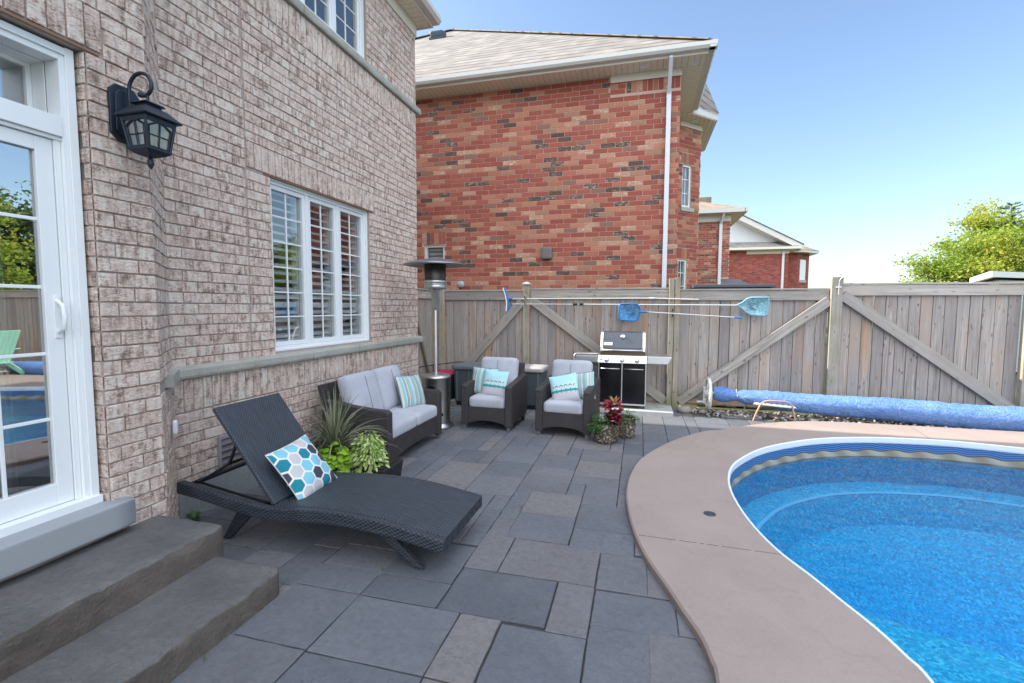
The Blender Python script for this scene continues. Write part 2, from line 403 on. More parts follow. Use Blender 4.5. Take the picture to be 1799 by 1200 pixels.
def m_wood(name, base=(.26,.235,.21), warm=(.33,.21,.125), green=0.0, dark=(.09,.075,.065), wz=True):
    t = T(name, rough=.9); a = t.attr(); uv = t.co('UV'); v = t.co()
    sh = t.vmath('ADD', uv, t.comb(t.math('MULTIPLY', a[0], 13), t.math('MULTIPLY', a[1], 29), 0))
    g = t.noise(t.map(sh, (1.6,48,1)), 1.0, 6, .62, .9)
    g2 = t.noise(t.map(sh, (5,170,1)), 1.0, 3, .6)
    big = t.noise(t.map(sh, (1.1,4,1)), 1.0, 3, .55)
    c = t.ramp(g, [(.33,tuple(q*.42 for q in base)),(.46,tuple(q*.85 for q in base)),(.55,base),(.70,tuple(min(1,q*1.45) for q in base))])
    c = t.mix(t.rng(g2, .35, .65, 0, .35), c, tuple(q*.55 for q in base))
    wf = t.math('MULTIPLY', t.rng(big, .46, .62), t.rng(a[2], .30, .9, 0, .85))
    c = t.mix(wf, c, warm)
    kn = t.vor(t.map(sh, (5.5,15,1)), 1.0, 'F1', 0, 1)
    c = t.mix(t.rng(kn, .08, .20, .95, 0), c, dark)
    st = t.noise(t.map(sh, (.55,10,1)), 1.0, 5, .65, .4)
    c = t.mix(t.rng(st, .56, .68, 0, .55), c, tuple(q*.45 for q in base))
    c = t.mix(t.rng(st, .44, .34, 0, .5), c, (.50,.47,.44))
    c = t.mix(t.rng(a[1], .2, 1, 0, .6), c, (.19,.185,.185)); c = t.mix(t.rng(a[0], .45, 1, 0, .28), c, (.50,.465,.42))
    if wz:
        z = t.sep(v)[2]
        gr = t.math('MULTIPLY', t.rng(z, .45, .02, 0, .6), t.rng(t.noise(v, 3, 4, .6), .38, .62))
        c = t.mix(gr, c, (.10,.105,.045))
    if green: c = t.mix(t.math('MULTIPLY', t.rng(t.noise(v, 2.5, 4, .6), .4, .6), green), c, (.16,.17,.08))
    t.col(t.gain(c, (1.16,1.11,1.08))); t.bump(t.math('ADD', g, g2), .5, .004); return t.m
WOOD = m_wood("weathered_cedar", (.36,.325,.295), (.42,.26,.15)); WOODR = m_wood("weathered_cedar_rail", (.40,.375,.34), (.38,.28,.20), .12)
WOODP = m_wood("mossy_cedar_post", (.38,.35,.29), (.36,.27,.18), .35)

def m_wicker(name, c1, c2, pu=.016, pv=.009, rough=.5):
    t = T(name, rough=rough); uv = t.co('UV'); s = t.sep(uv)
    row = t.math('FLOOR', t.math('DIVIDE', s[1], pv))
    ph = t.math('MULTIPLY', t.math('MODULO', row, 2.0), pi)
    a = t.math('ABSOLUTE', t.math('SINE', t.math('MULTIPLY', s[1], pi/pv)))
    b = t.math('SINE', t.math('ADD', t.math('MULTIPLY', s[0], pi/pu), ph))
    h = t.math('MULTIPLY', a, t.math('ADD', t.math('MULTIPLY', b, .4), .6))
    n = t.noise(t.map(uv, (8,60,1)), 1, 3, .6)
    c = t.mix(t.rng(h, .1, .85), c2, c1); c = t.mix(t.rng(n, .4, .7, 0, .3), c, tuple(q*1.5 for q in c1))
    t.col(t.gain(c, (.70,.74,.78))); t.bump(h, .9, .004); t.set("Specular IOR Level", .4); return t.m
WICK = m_wicker("charcoal_wicker", (.085,.098,.118), (.008,.009,.012), .018, .0115, .42)
WICKB = m_wicker("brown_wicker", (.115,.092,.090), (.012,.010,.010), .015, .010, .6)
WICKS = m_wicker("charcoal_wicker_top", (.095,.112,.138), (.012,.014,.018), .012, .012, .45)
BLKM = plain("black_metal", (.013,.016,.02), .42, .3, bump=.1)
NAVY = plain("dark_blue_black_lamp_metal", (.016,.026,.042), .42, .35, var=.25, sc=14, bump=.5, bd=.002)
def m_fabric(name, c, c2=None, sc=420):
    t = T(name, rough=.95); v = t.co(); n = t.noise(v, 3.2, 5, .6); f = t.noise(v, sc, 2, .6)
    c2 = c2 or tuple(q*.82 for q in c)
    cc = t.mix(t.rng(n, .35, .68), c, c2); cc = t.mix(t.rng(f, .3, .7, 0, .16), cc, tuple(q*.5 for q in c)); t.col(cc)
    t.bump(t.math('ADD', t.math('MULTIPLY', f, .2), t.noise(v, 7, 4, .6, .5)), .45, .016)
    t.set("Sheen Weight", .2); return t.m
CUSH = m_fabric("grey_cushion_fabric", (.46,.475,.53))

def m_stripe():
    t = T("striped_fabric", rough=.95); u = t.sep(t.co('UV'))[0]
    W=(.62,.60,.55); A=(.25,.50,.53); D=(.03,.035,.05); L=(.42,.62,.62); G=(.33,.35,.30); K=(.12,.22,.28)
    st = [(0,W),(.05,A),(.11,L),(.15,D),(.165,W),(.185,D),(.20,W),(.25,G),(.27,A),(.36,L),(.40,W),(.46,K),(.475,A),(.54,G),(.57,W),(.62,D),(.635,W),(.655,D),(.67,A),(.76,W),(.81,L),(.84,G),(.87,W),(.91,A),(.96,W)]
    c = t.ramp(u, st, 'CONSTANT'); f = t.noise(t.co(), 350, 2); t.col(t.mix(t.rng(f,.3,.7,0,.2), c, (.2,.2,.2))); t.bump(f, .3, .002); return t.m
STRIPE = m_stripe()
def m_bird():
    t = T("shorebird_print_fabric", rough=.95); s = t.sep(t.co('UV')); u, v = s[0], s[1]
    n = t.noise(t.co('UV'), 5, 4)
    c = t.mix(t.rng(v, .5, .95), (.50,.70,.70), (.36,.66,.70))
    c = t.mix(t.math('LESS_THAN', v, .36), c, (.55,.52,.55))
    c = t.mix(t.math('MULTIPLY', t.math('GREATER_THAN', v, .34), t.math('LESS_THAN', v, .42)), c, (.03,.33,.33))
    fu = t.math('FRACT', t.math('MULTIPLY', u, 6.0)); cell = t.math('FLOOR', t.math('MULTIPLY', u, 6.0))
    inx = t.math('MULTIPLY', t.math('GREATER_THAN', u, .1), t.math('LESS_THAN', u, .92))
    # bodies: ellipses with a darker arched back
    ex = t.math('DIVIDE', t.math('SUBTRACT', fu, .5), .36); ey = t.math('DIVIDE', t.math('SUBTRACT', v, .50), .08)
    e = t.math('ADD', t.math('POWER', ex, 2.0), t.math('POWER', t.math('ABSOLUTE', ey), 2.0))
    body = t.math('MULTIPLY', t.math('LESS_THAN', e, 1.0), inx)
    c = t.mix(body, c, (.58,.66,.64))
    arch = t.math('MULTIPLY', t.math('MULTIPLY', t.math('LESS_THAN', e, 1.25), t.math('GREATER_THAN', e, .62)), t.math('MULTIPLY', t.math('GREATER_THAN', ey, .25), inx))
    c = t.mix(arch, c, (.03,.025,.03))
    leg = t.math('MULTIPLY', t.math('MULTIPLY', t.math('LESS_THAN', t.math('ABSOLUTE', t.math('SUBTRACT', fu, .45)), .05), inx), t.math('MULTIPLY', t.math('GREATER_THAN', v, .29), t.math('LESS_THAN', v, .46)))
    c = t.mix(leg, c, (.04,.12,.14))
    t.col(c); f = t.noise(t.co(), 350, 2); t.bump(f, .3, .002); return t.m
BIRD = m_bird()
def m_hex():
    t = T("hexagon_print_fabric", rough=.95); uv = t.co('UV')
    p = t.vmath('ADD', t.vmath('MULTIPLY', uv, (4.3,4.3,0)), (10.15, 10.0, 0))
    r = (1.0,1.7320508,1.0); h = (.5,.8660254,0)
    a = t.vmath('SUBTRACT', t.vmath('MODULO', p, r), h)
    b = t.vmath('SUBTRACT', t.vmath('MODULO', t.vmath('SUBTRACT', p, h), r), h)
    a = t.vmath('MULTIPLY', a, (1,1,0)); b = t.vmath('MULTIPLY', b, (1,1,0))
    la = t.vmath('LENGTH', a, out=1); lb = t.vmath('LENGTH', b, out=1)
    sel = t.math('LESS_THAN', la, lb)
    x = t.n("ShaderNodeMix", data_type='VECTOR'); t.set(0, sel, x); t.t.links.new(b, x.inputs[4]); t.t.links.new(a, x.inputs[5]); g = x.outputs[1]
    ab = t.vmath('ABSOLUTE', g); q = t.sep(ab)
    d = t.math('MAXIMUM', t.vmath('DOT_PRODUCT', ab, (.5,.8660254,0), out=1), q[0])
    idv = t.vmath('SUBTRACT', p, g)
    wn = t.n("ShaderNodeTexWhiteNoise", noise_dimensions='2D'); t.set(0, t.vmath('SNAP', t.vmath('ADD', idv, (.25,.4,0)), (.5,.86602,1)), wn)
    c = t.ramp(wn.outputs[0], [(0,(.05,.055,.075)),(.27,(.20,.50,.60)),(.53,(.012,.20,.26)),(.76,(.52,.50,.50))], 'CONSTANT')
    c = t.mix(t.math('GREATER_THAN', d, .43), c, (.70,.69,.68)); t.col(c)
    f = t.noise(t.co(), 350, 2); t.bump(f, .3, .002); return t.m
HEX = m_hex()

CHROME = plain("brushed_steel", (.56,.55,.53), .36, 1, var=.06, sc=2, bump=0)
STEEL2 = plain("bright_stainless", (.66,.65,.64), .38, 1, var=.05, sc=2, bump=0)
BLKG = plain("gloss_black_enamel", (.008,.008,.010), .18, 0, bump=0)
GREYG = plain("grey_grill_lid", (.075,.08,.095), .3, .4, bump=0)
BOXP = m_strip("grey_green_resin", (.062,.082,.092), 0, .12, .6, .55, .05)
BOXL = plain("grey_resin_lid", (.12,.145,.16), .55, var=.1)
RESL = plain("resin_lid_painted_sun", (.36,.345,.33), .6, var=.1)  # second box lid: sunlight painted in as a paler resin colour
MAG = plain("magenta_lid", (.33,.012,.08), .4, var=.1)
BLUEP = plain("blue_plastic", (.015,.17,.50), .4, var=.1)
LBLUEP = plain("pale_blue_plastic", (.24,.42,.50), .45, var=.1)
ALU = plain("white_aluminium_pole", (.56,.56,.54), .35, .2, var=.06)
TANM = plain("tan_painted_metal", (.42,.29,.21), .5, .1, var=.2, sc=12)
CONC = m_stone("pale_concrete_slab", (.36,.37,.34), (.46,.46,.43), (.52,.52,.49), 4, .006)
SOIL = plain("potting_soil", (.035,.025,.018), 1, var=.5, sc=40, bump=1, bd=.02)
DARKW = plain("black_planter", (.012,.012,.013), .6)
DIRT = plain("bare_soil", (.13,.11,.08), 1, var=.35, sc=9, bump=.9, bd=.03)
MINT = plain("mint_painted_wood", (.26,.55,.44), .5, var=.08)
INT = plain("interior_wall_paint", (.38,.36,.33), .9, var=.03)
INTF = plain("interior_wood_floor", (.15,.09,.05), .5, var=.25)
SHUT = plain("white_shutter", (.66,.68,.69), .5, var=.03)
TRK = plain("bark", (.12,.09,.065), .95, var=.35, sc=14, bump=1, bd=.02)

def m_net(name, col, mesh=(.004), amt=.6):
    t = T(name, col, .5); v = t.co(); s = t.sep(v)
    n = t.noise(v, 22, 4, .6, 1.5); t.col(t.mix(t.rng(n,.42,.6), col, tuple(min(1,c*1.8+.06) for c in col)))
    t.bump(n, 1, .02)
    tr = t.n("ShaderNodeBsdfTransparent"); mx = t.n("ShaderNodeMixShader"); mx.inputs[0].default_value = amt
    out = [x for x in t.t.nodes if x.type == 'OUTPUT_MATERIAL'][0]
    t.t.links.new(tr.outputs[0], mx.inputs[1]); t.t.links.new(t.b.outputs[0], mx.inputs[2]); t.t.links.new(mx.outputs[0], out.inputs[0]); return t.m
NETB = m_net("blue_net_mesh", (.02,.22,.45), amt=.75); NETL = m_net("pale_blue_net_mesh", (.17,.36,.42), amt=.85)

def m_glass(name, tint=(.85,.9,.9), boost=2.2, ior=1.5, rough=.004, add=.03):
    m = bpy.data.materials.new(name); m.use_nodes = True; t = m.node_tree; t.nodes.clear()
    o = t.nodes.new("ShaderNodeOutputMaterial"); mx = t.nodes.new("ShaderNodeMixShader"); tr = t.nodes.new("ShaderNodeBsdfTransparent"); gl = t.nodes.new("ShaderNodeBsdfGlossy")
    ge = t.nodes.new("ShaderNodeNewGeometry"); dp = t.nodes.new("ShaderNodeVectorMath"); dp.operation = 'DOT_PRODUCT'; t.links.new(ge.outputs['Normal'], dp.inputs[0]); t.links.new(ge.outputs['Incoming'], dp.inputs[1])
    ab = t.nodes.new("ShaderNodeMath"); ab.operation = 'ABSOLUTE'; t.links.new(dp.outputs['Value'], ab.inputs[0])
    om = t.nodes.new("ShaderNodeMath"); om.operation = 'SUBTRACT'; om.inputs[0].default_value = 1; om.use_clamp = True; t.links.new(ab.outputs[0], om.inputs[1])
    pw = t.nodes.new("ShaderNodeMath"); pw.operation = 'POWER'; pw.inputs[1].default_value = 5; t.links.new(om.outputs[0], pw.inputs[0])
    fr = t.nodes.new("ShaderNodeMath"); fr.operation = 'MULTIPLY_ADD'; fr.inputs[1].default_value = .96; fr.inputs[2].default_value = .04; t.links.new(pw.outputs[0], fr.inputs[0]); mu = t.nodes.new("ShaderNodeMath"); mu.operation = 'MULTIPLY_ADD'; mu.inputs[1].default_value = boost; mu.inputs[2].default_value = add; mu.use_clamp = True
    tr.inputs[0].default_value = (*tint,1); gl.inputs["Roughness"].default_value = rough
    t.links.new(fr.outputs[0], mu.inputs[0]); t.links.new(mu.outputs[0], mx.inputs[0]); t.links.new(tr.outputs[0], mx.inputs[1]); t.links.new(gl.outputs[0], mx.inputs[2]); t.links.new(mx.outputs[0], o.inputs[0])
    return m
GLASS = m_glass("window_glass", (.93,.95,.95), 1.7, 1.5, .003, .06)
DGLASS = m_glass("door_glass", (.88,.92,.92), 3.0, 1.5, .003, .28)
LGLASS = m_glass("seeded_lamp_glass", (.7,.74,.70), 1.5, 1.5, .3, .28)

def m_cover():
    t = T("blue_tarp_cover", rough=.5); v = t.co(); m = t.map(v, (1,1,1)); n = t.noise(m, 2.4, 5, .6, .5); n2 = t.noise(t.map(v, (1,1,1), rot=(0,0,0)), 12, 6, .65, 2.2)
    t.col(t.mix(t.rng(n, .3, .7), (.12,.26,.62), (.18,.34,.70)))
    t.bump(t.math('ADD', n, n2), 1.0, .05); t.set("Roughness", .42); return t.m
COVER = m_cover()

def m_leaf(name, c1, c2, c3=None, trans=.35):
    t = T(name, rough=.55); a = t.attr(); c = t.ramp(a[0], [(0,c1),(.5,c2),(1,c3 or c2)]); t.col(c)
    tl = t.n("ShaderNodeBsdfTranslucent"); t.t.links.new(c, tl.inputs[0]); mx = t.n("ShaderNodeMixShader"); mx.inputs[0].default_value = trans
    out = [x for x in t.t.nodes if x.type == 'OUTPUT_MATERIAL'][0]
    t.t.links.new(t.b.outputs[0], mx.inputs[1]); t.t.links.new(tl.outputs[0], mx.inputs[2]); t.t.links.new(mx.outputs[0], out.inputs[0]); return t.m
L_YEL = m_leaf("yellow_green_leaves", (.13,.24,.03), (.27,.36,.04), (.46,.42,.06), .5)
L_GRN = m_leaf("green_leaves", (.05,.10,.03), (.09,.15,.04), (.14,.19,.07))
L_PINE = m_leaf("blue_green_needles", (.05,.10,.07), (.08,.14,.09), (.12,.18,.13), .15)
L_LIME = m_leaf("lime_leaves", (.24,.44,.015), (.34,.58,.03), (.44,.68,.06), .35)
L_VAR = m_leaf("variegated_leaves", (.12,.24,.03), (.34,.46,.10), (.62,.66,.34), .3)
L_SPK = m_leaf("striped_blade_leaves", (.09,.12,.06), (.20,.22,.13), (.36,.35,.24), .2)
L_BRN = m_leaf("dried_brown_leaves", (.06,.04,.025), (.11,.07,.04), (.16,.11,.06), .1)
L_RED = m_leaf("crimson_leaves", (.16,.008,.02), (.30,.015,.04), (.42,.04,.07), .3)
L_CRM = m_leaf("yellow_edge_leaves", (.26,.24,.06), (.36,.28,.08), (.40,.15,.07), .3)
L_HERB = m_leaf("herb_leaves", (.035,.10,.02), (.06,.16,.03), (.10,.22,.05), .25)

def m_pot():
    t = T("pebble_mosaic_pot", rough=.85); v = t.co(); d = t.vor(v, 34, 'F1', 0); c = t.vor(v, 34, 'F1', 1); s = t.n("ShaderNodeSeparateColor"); t.set(0, c, s)
    cc = t.ramp(s.outputs[0], [(0,(.13,.10,.075)),(.4,(.24,.20,.15)),(.75,(.36,.31,.25)),(1,(.46,.42,.36))]); t.col(t.mix(t.rng(d,.35,.6), cc, (.07,.055,.04))); t.bump(t.math('MULTIPLY', d, -1), 1, .02); return t.m
POT = m_pot()
def m_river():
    t = T("river_stone", rough=.8); a = t.attr(); n = t.noise(t.co(), 30, 4, .6)
    c = t.ramp(a[0], [(0,(.20,.17,.14)),(.4,(.34,.31,.28)),(.7,(.46,.42,.38)),(1,(.60,.57,.52))]); t.col(t.mix(t.rng(n,.3,.7,0,.4), c, (.22,.19,.17))); t.bump(n, .4, .004); return t.m
RIVER = m_river()
def m_ground():
    t = T("lawn_ground", rough=1); v = t.co(); n = t.noise(v, .25, 5, .6); n2 = t.noise(v, 25, 4, .7)
    t.col(t.mix(t.rng(n2,.3,.7), t.mix(n, (.045,.075,.02), (.09,.11,.035)), (.12,.11,.05))); t.bump(n2, .8, .04); return t.m
GROUND = m_ground()

def m_liner():
    t = T("blue_mosaic_liner", rough=.45); v = t.co(); n = t.noise(v, 32, 3, .7); n2 = t.noise(v, 6, 5, .65, .5); c1 = t.vor(t.map(v,(1,1,1)), 55, 'F1', 1); s = t.n("ShaderNodeSeparateColor"); t.set(0, c1, s)
    c = t.ramp(s.outputs[0], [(0,(.002,.23,.46)),(.35,(.004,.36,.63)),(.7,(.012,.49,.77)),(1,(.12,.68,.88))])
    c = t.mix(t.rng(n2,.38,.62,0,.5), c, (.005,.38,.66)); t.col(c); return t.m
LINER = m_liner()
LEDGE = plain("pale_blue_step_edge", (.18,.54,.84), .5, var=.08)
def m_tile():
    t = T("waterline_tile_print", rough=.35); s = t.sep(t.co('UV')); u, z = s[0], s[1]      # z: 0 bottom .. 1 top
    wv = t.math('MULTIPLY', t.math('SINE', t.math('MULTIPLY', u, 2*pi/.30)), .06)
    zz = t.math('ADD', z, wv)
    n = t.noise(t.comb(u, t.math('MULTIPLY', z, .15), 0), 90, 3, .7)
    low = t.mix(t.rng(t.math('SINE', t.math('ADD', t.math('MULTIPLY', u, 2*pi/.30), t.math('MULTIPLY', z, 3))), -.9, .9), (.26,.23,.16), (.46,.43,.34))
    low = t.mix(t.rng(n,.35,.7,0,.5), low, (.24,.21,.15))
    ln = t.math('GREATER_THAN', t.math('SINE', t.math('MULTIPLY', zz, 46)), .55)
    up = t.mix(t.math('MULTIPLY', ln, .65), (.012,.07,.24), (.20,.40,.62))
    up = t.mix(t.rng(n,.35,.7,0,.35), up, (.03,.14,.36))
    c = t.mix(t.math('GREATER_THAN', zz, .50), low, up)
    edge = t.math('LESS_THAN', t.math('ABSOLUTE', t.math('SUBTRACT', zz, .50)), .035)
    c = t.mix(edge, c, (.10,.08,.05)); t.col(c); return t.m
TILE = m_tile()
def m_water():
    m = bpy.data.materials.new("pool_water"); m.use_nodes = True; t = m.node_tree; t.nodes.clear(); L = t.links.new
    o = t.nodes.new("ShaderNodeOutputMaterial"); mx = t.nodes.new("ShaderNodeMixShader"); tr = t.nodes.new("ShaderNodeBsdfTransparent"); gl = t.nodes.new("ShaderNodeBsdfGlossy")
    fr = t.nodes.new("ShaderNodeFresnel"); fr.inputs[0].default_value = 1.333; co = t.nodes.new("ShaderNodeTexCoord")
    mp = t.nodes.new("ShaderNodeMapping"); mp.inputs[3].default_value = (1,2.2,1); mp.inputs[2].default_value = (0,0,R(20)); L(co.outputs['Object'], mp.inputs[0])
    n = t.nodes.new("ShaderNodeTexNoise"); n.inputs["Scale"].default_value = 5; n.inputs["Detail"].default_value = 5; n.inputs["Roughness"].default_value=.55; n.inputs["Distortion"].default_value=.6; L(mp.outputs[0], n.inputs["Vector"])
    b = t.nodes.new("ShaderNodeBump"); b.inputs["Strength"].default_value = .28; b.inputs["Distance"].default_value = .05; L(n.outputs[0], b.inputs["Height"])
    n9 = t.nodes.new("ShaderNodeTexNoise"); n9.inputs["Scale"].default_value = 1.5; n9.inputs["Detail"].default_value = 2; n9.inputs["Distortion"].default_value = 1.0; L(mp.outputs[0], n9.inputs["Vector"])
    b9 = t.nodes.new("ShaderNodeBump"); b9.inputs["Strength"].default_value = .3; b9.inputs["Distance"].default_value = .09; L(n9.outputs[0], b9.inputs["Height"]); L(b9.outputs[0], b.inputs["Normal"])
    L(b.outputs[0], gl.inputs["Normal"]); L(b.outputs[0], fr.inputs["Normal"]); gl.inputs["Roughness"].default_value=.03
    tr.inputs[0].default_value = (.93,.98,1,1)
    va = t.nodes.new('ShaderNodeVolumeAbsorption'); va.inputs[0].default_value = (.08,.80,.98,1); va.inputs[1].default_value = .38; L(va.outputs[0], o.inputs[1])
    L(fr.outputs[0], mx.inputs[0]); L(tr.outputs[0], mx.inputs[1]); L(gl.outputs[0], mx.inputs[2]); L(mx.outputs[0], o.inputs[0]); return m
WATER = m_water()

# ------------------------------------------------------------------ brick wall generator
def cut(iv, a, b):
    out = []
    for p, q in iv:
        if b <= p or a >= q: out.append((p, q)); continue
        if a > p: out.append((p, a))
        if b < q: out.append((b, q))
    return out
def brick_block(mb, P, u0, u1, z0, z1, dep, jit, ch, bulge=.0):
    """one brick; P(u,z,d) maps to space, d outward"""
    j = lambda: random.uniform(-jit, jit)
    o = random.uniform(0, bulge)
    c = [(u0,z0),(u1,z0),(u1,z1),(u0,z1)]
    ins = [(u0+ch,z0+ch),(u1-ch,z0+ch),(u1-ch,z1-ch),(u0+ch,z1-ch)]
    vs = [P(a,b,-.004) for a,b in c] + [P(a,b,dep-ch+o) for a,b in c] + [P(a+j(),b+j(),dep+o+j()) for a,b in ins]
    fs = [(8,9,10,11)]
    for i in range(4):
        k = (i+1) % 4; fs.append((i,k,k+4,i+4)); fs.append((i+4,k+4,k+8,i+8))
    mb.add(vs, fs)
def brick_wall(mb, P, U0, U1, Z0, Z1, holes=(), soldiers=(), bw=.257, bh=.079, mt=.010, dep=.008, jit=.0015, ch=.003, bulge=.003, skipz=(), zoff=0.0):
    """holes: (u0,u1,z0,z1); soldiers: (u0,u1,z0,z1) bands of upright bricks"""
    row = 0; z = Z0
    while z < Z1 - .01:
        zt = min(z + bh, Z1 - .001)
        zm = (z+zt)/2
        iv = [(U0, U1)]
        for h in list(holes)+list(soldiers):
            if h[2] - .02 < zm < h[3] + .0: iv = cut(iv, h[0], h[1])
        st = U0 - (0.5 if row % 2 else 0)*(bw+mt) - random.choice((0, .0, .03))
        for a, b in iv:
            u = st
            while u < b:
                p, q = max(u, a + (mt if a > U0 else 0)*.5), min(u+bw, b - (mt if b < U1 else 0)*.5)
                if q - p > .03: brick_block(mb, P, p, q, z, zt, dep, jit, ch, bulge)
                u += bw + mt
        z += bh + mt; row += 1
    for (a, b, za, zb) in soldiers:
        n = max(1, round((b-a)/(bh+mt))); w_ = (b-a)/n
        for i in range(n):
            brick_block(mb, P, a+i*w_+mt/2, a+(i+1)*w_-mt/2, za+mt/2, zb-mt/2, dep, jit, ch, bulge)
def backing(mb, P, U0, U1, Z0, Z1, holes, th):
    """rectangular slabs around the holes, front face at d=0"""
    us = sorted({U0, U1, *[h[0] for h in holes], *[h[1] for h in holes]}); us = [u for u in us if U0 <= u <= U1]
    zs = sorted({Z0, Z1, *[h[2] for h in holes], *[h[3] for h in holes]}); zs = [u for u in zs if Z0 <= u <= Z1]
    for i in range(len(us)-1):
        for k in range(len(zs)-1):
            um, zm = (us[i]+us[i+1])/2, (zs[k]+zs[k+1])/2
            if any(h[0] < um < h[1] and h[2] < zm < h[3] for h in holes): continue
            vs = [P(us[i],zs[k],0),P(us[i+1],zs[k],0),P(us[i+1],zs[k+1],0),P(us[i],zs[k+1],0),P(us[i],zs[k],-th),P(us[i+1],zs[k],-th),P(us[i+1],zs[k+1],-th),P(us[i],zs[k+1],-th)]
            mb.add(vs, [(0,1,2,3),(7,6,5,4),(0,4,5,1),(1,5,6,2),(2,6,7,3),(3,7,4,0)])

# ------------------------------------------------------------------ pool outline
OUT = [(.30,1.2),(.345,2.018),(.339,2.164),(.309,2.324),(.251,2.485),(.173,2.716),(.09,2.944),(.014,3.224),(-.047,3.616),(-.076,4.077),(-.037,4.591),(.083,5.098),(.398,5.766),(.785,6.301),(1.054,6.494),(1.40,6.80),(1.75,7.06),(2.2,7.28),(2.8,7.38),(4.8,7.42),(7.2,7.40),(8.6,6.6),(9.2,4.5),(9.0,1.5),(7.5,-1.2),(4.5,-2.2),(1.6,-1.6),(.5,-.4)]
INN = [(1.215,1.6),(1.222,2.257),(1.20,2.40),(1.172,2.53),(1.139,2.64),(1.08,2.802),(1.007,3.017),(.921,3.23),(.86,3.46),(.815,3.75),(.795,4.08),(.80,4.35),(.838,4.645),(.921,4.961),(1.059,5.255),(1.319,5.655),(1.656,5.996),(2.108,6.321),(2.663,6.54),(3.15,6.62),(3.62,6.63),(4.186,6.509),(5.2,6.25),(6.3,5.7),(7.0,4.8),(7.2,3.4),(6.9,1.8),(5.8,.2),(4.2,-.7),(2.6,-.6),(1.5,.2)]
def smooth_loop(pts, k=6):
    n = len(pts); out = []
    for i in range(n):
        p0, p1, p2, p3 = (Vector(pts[(i+j-1) % n]) for j in range(4))
        for s in range(k):
            t = s/k
            out.append(.5*((2*p1) + (-p0+p2)*t + (2*p0-5*p1+4*p2-p3)*t*t + (-p0+3*p1-3*p2+p3)*t**3))
    return out
OUTL = smooth_loop(OUT, 6); INL = smooth_loop(INN, 6)
def inset(loop, d):
    n = len(loop); out = []
    for i in range(n):
        t = (loop[(i+1) % n] - loop[i-1]).normalized(); nn = Vector((-t.y, t.x))
        out.append(loop[i] + nn*d)
    return out
def area(l): return sum(l[i].x*l[(i+1)%len(l)].y - l[(i+1)%len(l)].x*l[i].y for i in range(len(l)))/2
SG = 1 if area(INL) > 0 else -1            # inward normal sign for inset()
def pin(x, y, loop):
    c = False; n = len(loop); j = n-1
    for i in range(n):
        a, b = loop[i], loop[j]
        if (a.y > y) != (b.y > y) and x < (b.x-a.x)*(y-a.y)/(b.y-a.y)+a.x: c = not c
        j = i
    return c
def fill_ring(loops, z, flip=False):
    bm = bmesh.new(); 
    for lp in loops:
        vs = [bm.verts.new((p[0],p[1],z)) for p in lp]
        for i in range(len(vs)): bm.edges.new((vs[i], vs[(i+1)%len(vs)]))
    bmesh.ops.triangle_fill(bm, use_beauty=True, use_dissolve=False, edges=bm.edges[:])
    bm.verts.index_update(); V = [v.co.copy() for v in bm.verts]; F = []
    for f in bm.faces:
        idx = [v.index for v in f.verts]
        if f.normal.z < 0: idx.reverse()
        F.append(idx)
    bm.free(); return V, F

# ================================================================== SETTING
mb = MB(); V, F = fill_ring([[(-900,-900),(900,-900),(900,900),(-900,900)], inset(INL, -SG*.25)], -.035); mb.add(V, F)
struct(mb.build("ground", GROUND))
mb = MB(); V, F = fill_ring([[(-3.25,-4),(9.5,-4),(9.5,8.0),(-3.4,8.0)], inset(INL, -SG*.2)], -.016); mb.add(V, F)
struct(mb.build("joint_sand", JOINT))

# paving: named foreground slabs first, the rest filled on the same module
rects = [(-1.014,-.424,2.235,2.65),(-.80,-.211,2.655,3.095),(-1.02,-.80,2.655,3.10),(-.424,-.211,2.21,2.65),(-.873,-.43,3.10,3.525),(-1.913,-1.473,1.79,2.235),(-1.473,-.873,1.785,2.235),(-1.473,-1.018,2.46,2.90),(-1.473,-1.016,2.235,2.46),(-.873,-.648,1.785,2.233),(-.645,-.211,1.785,2.21),(-.211,.082,2.64,3.05),(-.43,.006,3.05,3.36),(-.208,.225,2.32,2.635),(-.209,.085,1.785,2.32),(-1.91,-1.473,2.235,2.46),(-1.91,-1.473,1.35,1.785),(-1.471,-.873,1.35,1.783),(-.871,-.43,1.35,1.783),(-.428,.085,1.35,1.783),(-1.91,-1.25,.9,1.348),(-1.248,-.65,.9,1.348),(-.648,.0,.9,1.348),(-.873,-.43,3.525,3.96),(-.43,.0,3.36,3.80)]
U = .0725; X0, X1, Y0, Y1 = -3.26, 1.9, -1.2, 7.93
nx, ny = int((X1-X0)/U), int((Y1-Y0)/U)
occ = [[False]*ny for _ in range(nx)]
cx = lambda i: X0+(i+.5)*U; cy = lambda k: Y0+(k+.5)*U
for (a,b,c,d) in rects:
    for i in range(nx):
        if a-.0 < cx(i) < b:
            for k in range(ny):
                if c < cy(k) < d: occ[i][k] = True
slabs = list(rects)
sizes = [(6,6)]*5+[(8,6)]*4+[(6,4)]*3+[(6,8)]*2+[(3,6)]*2+[(6,3)]*2+[(4,6)]*3
rnd = random.Random(5)
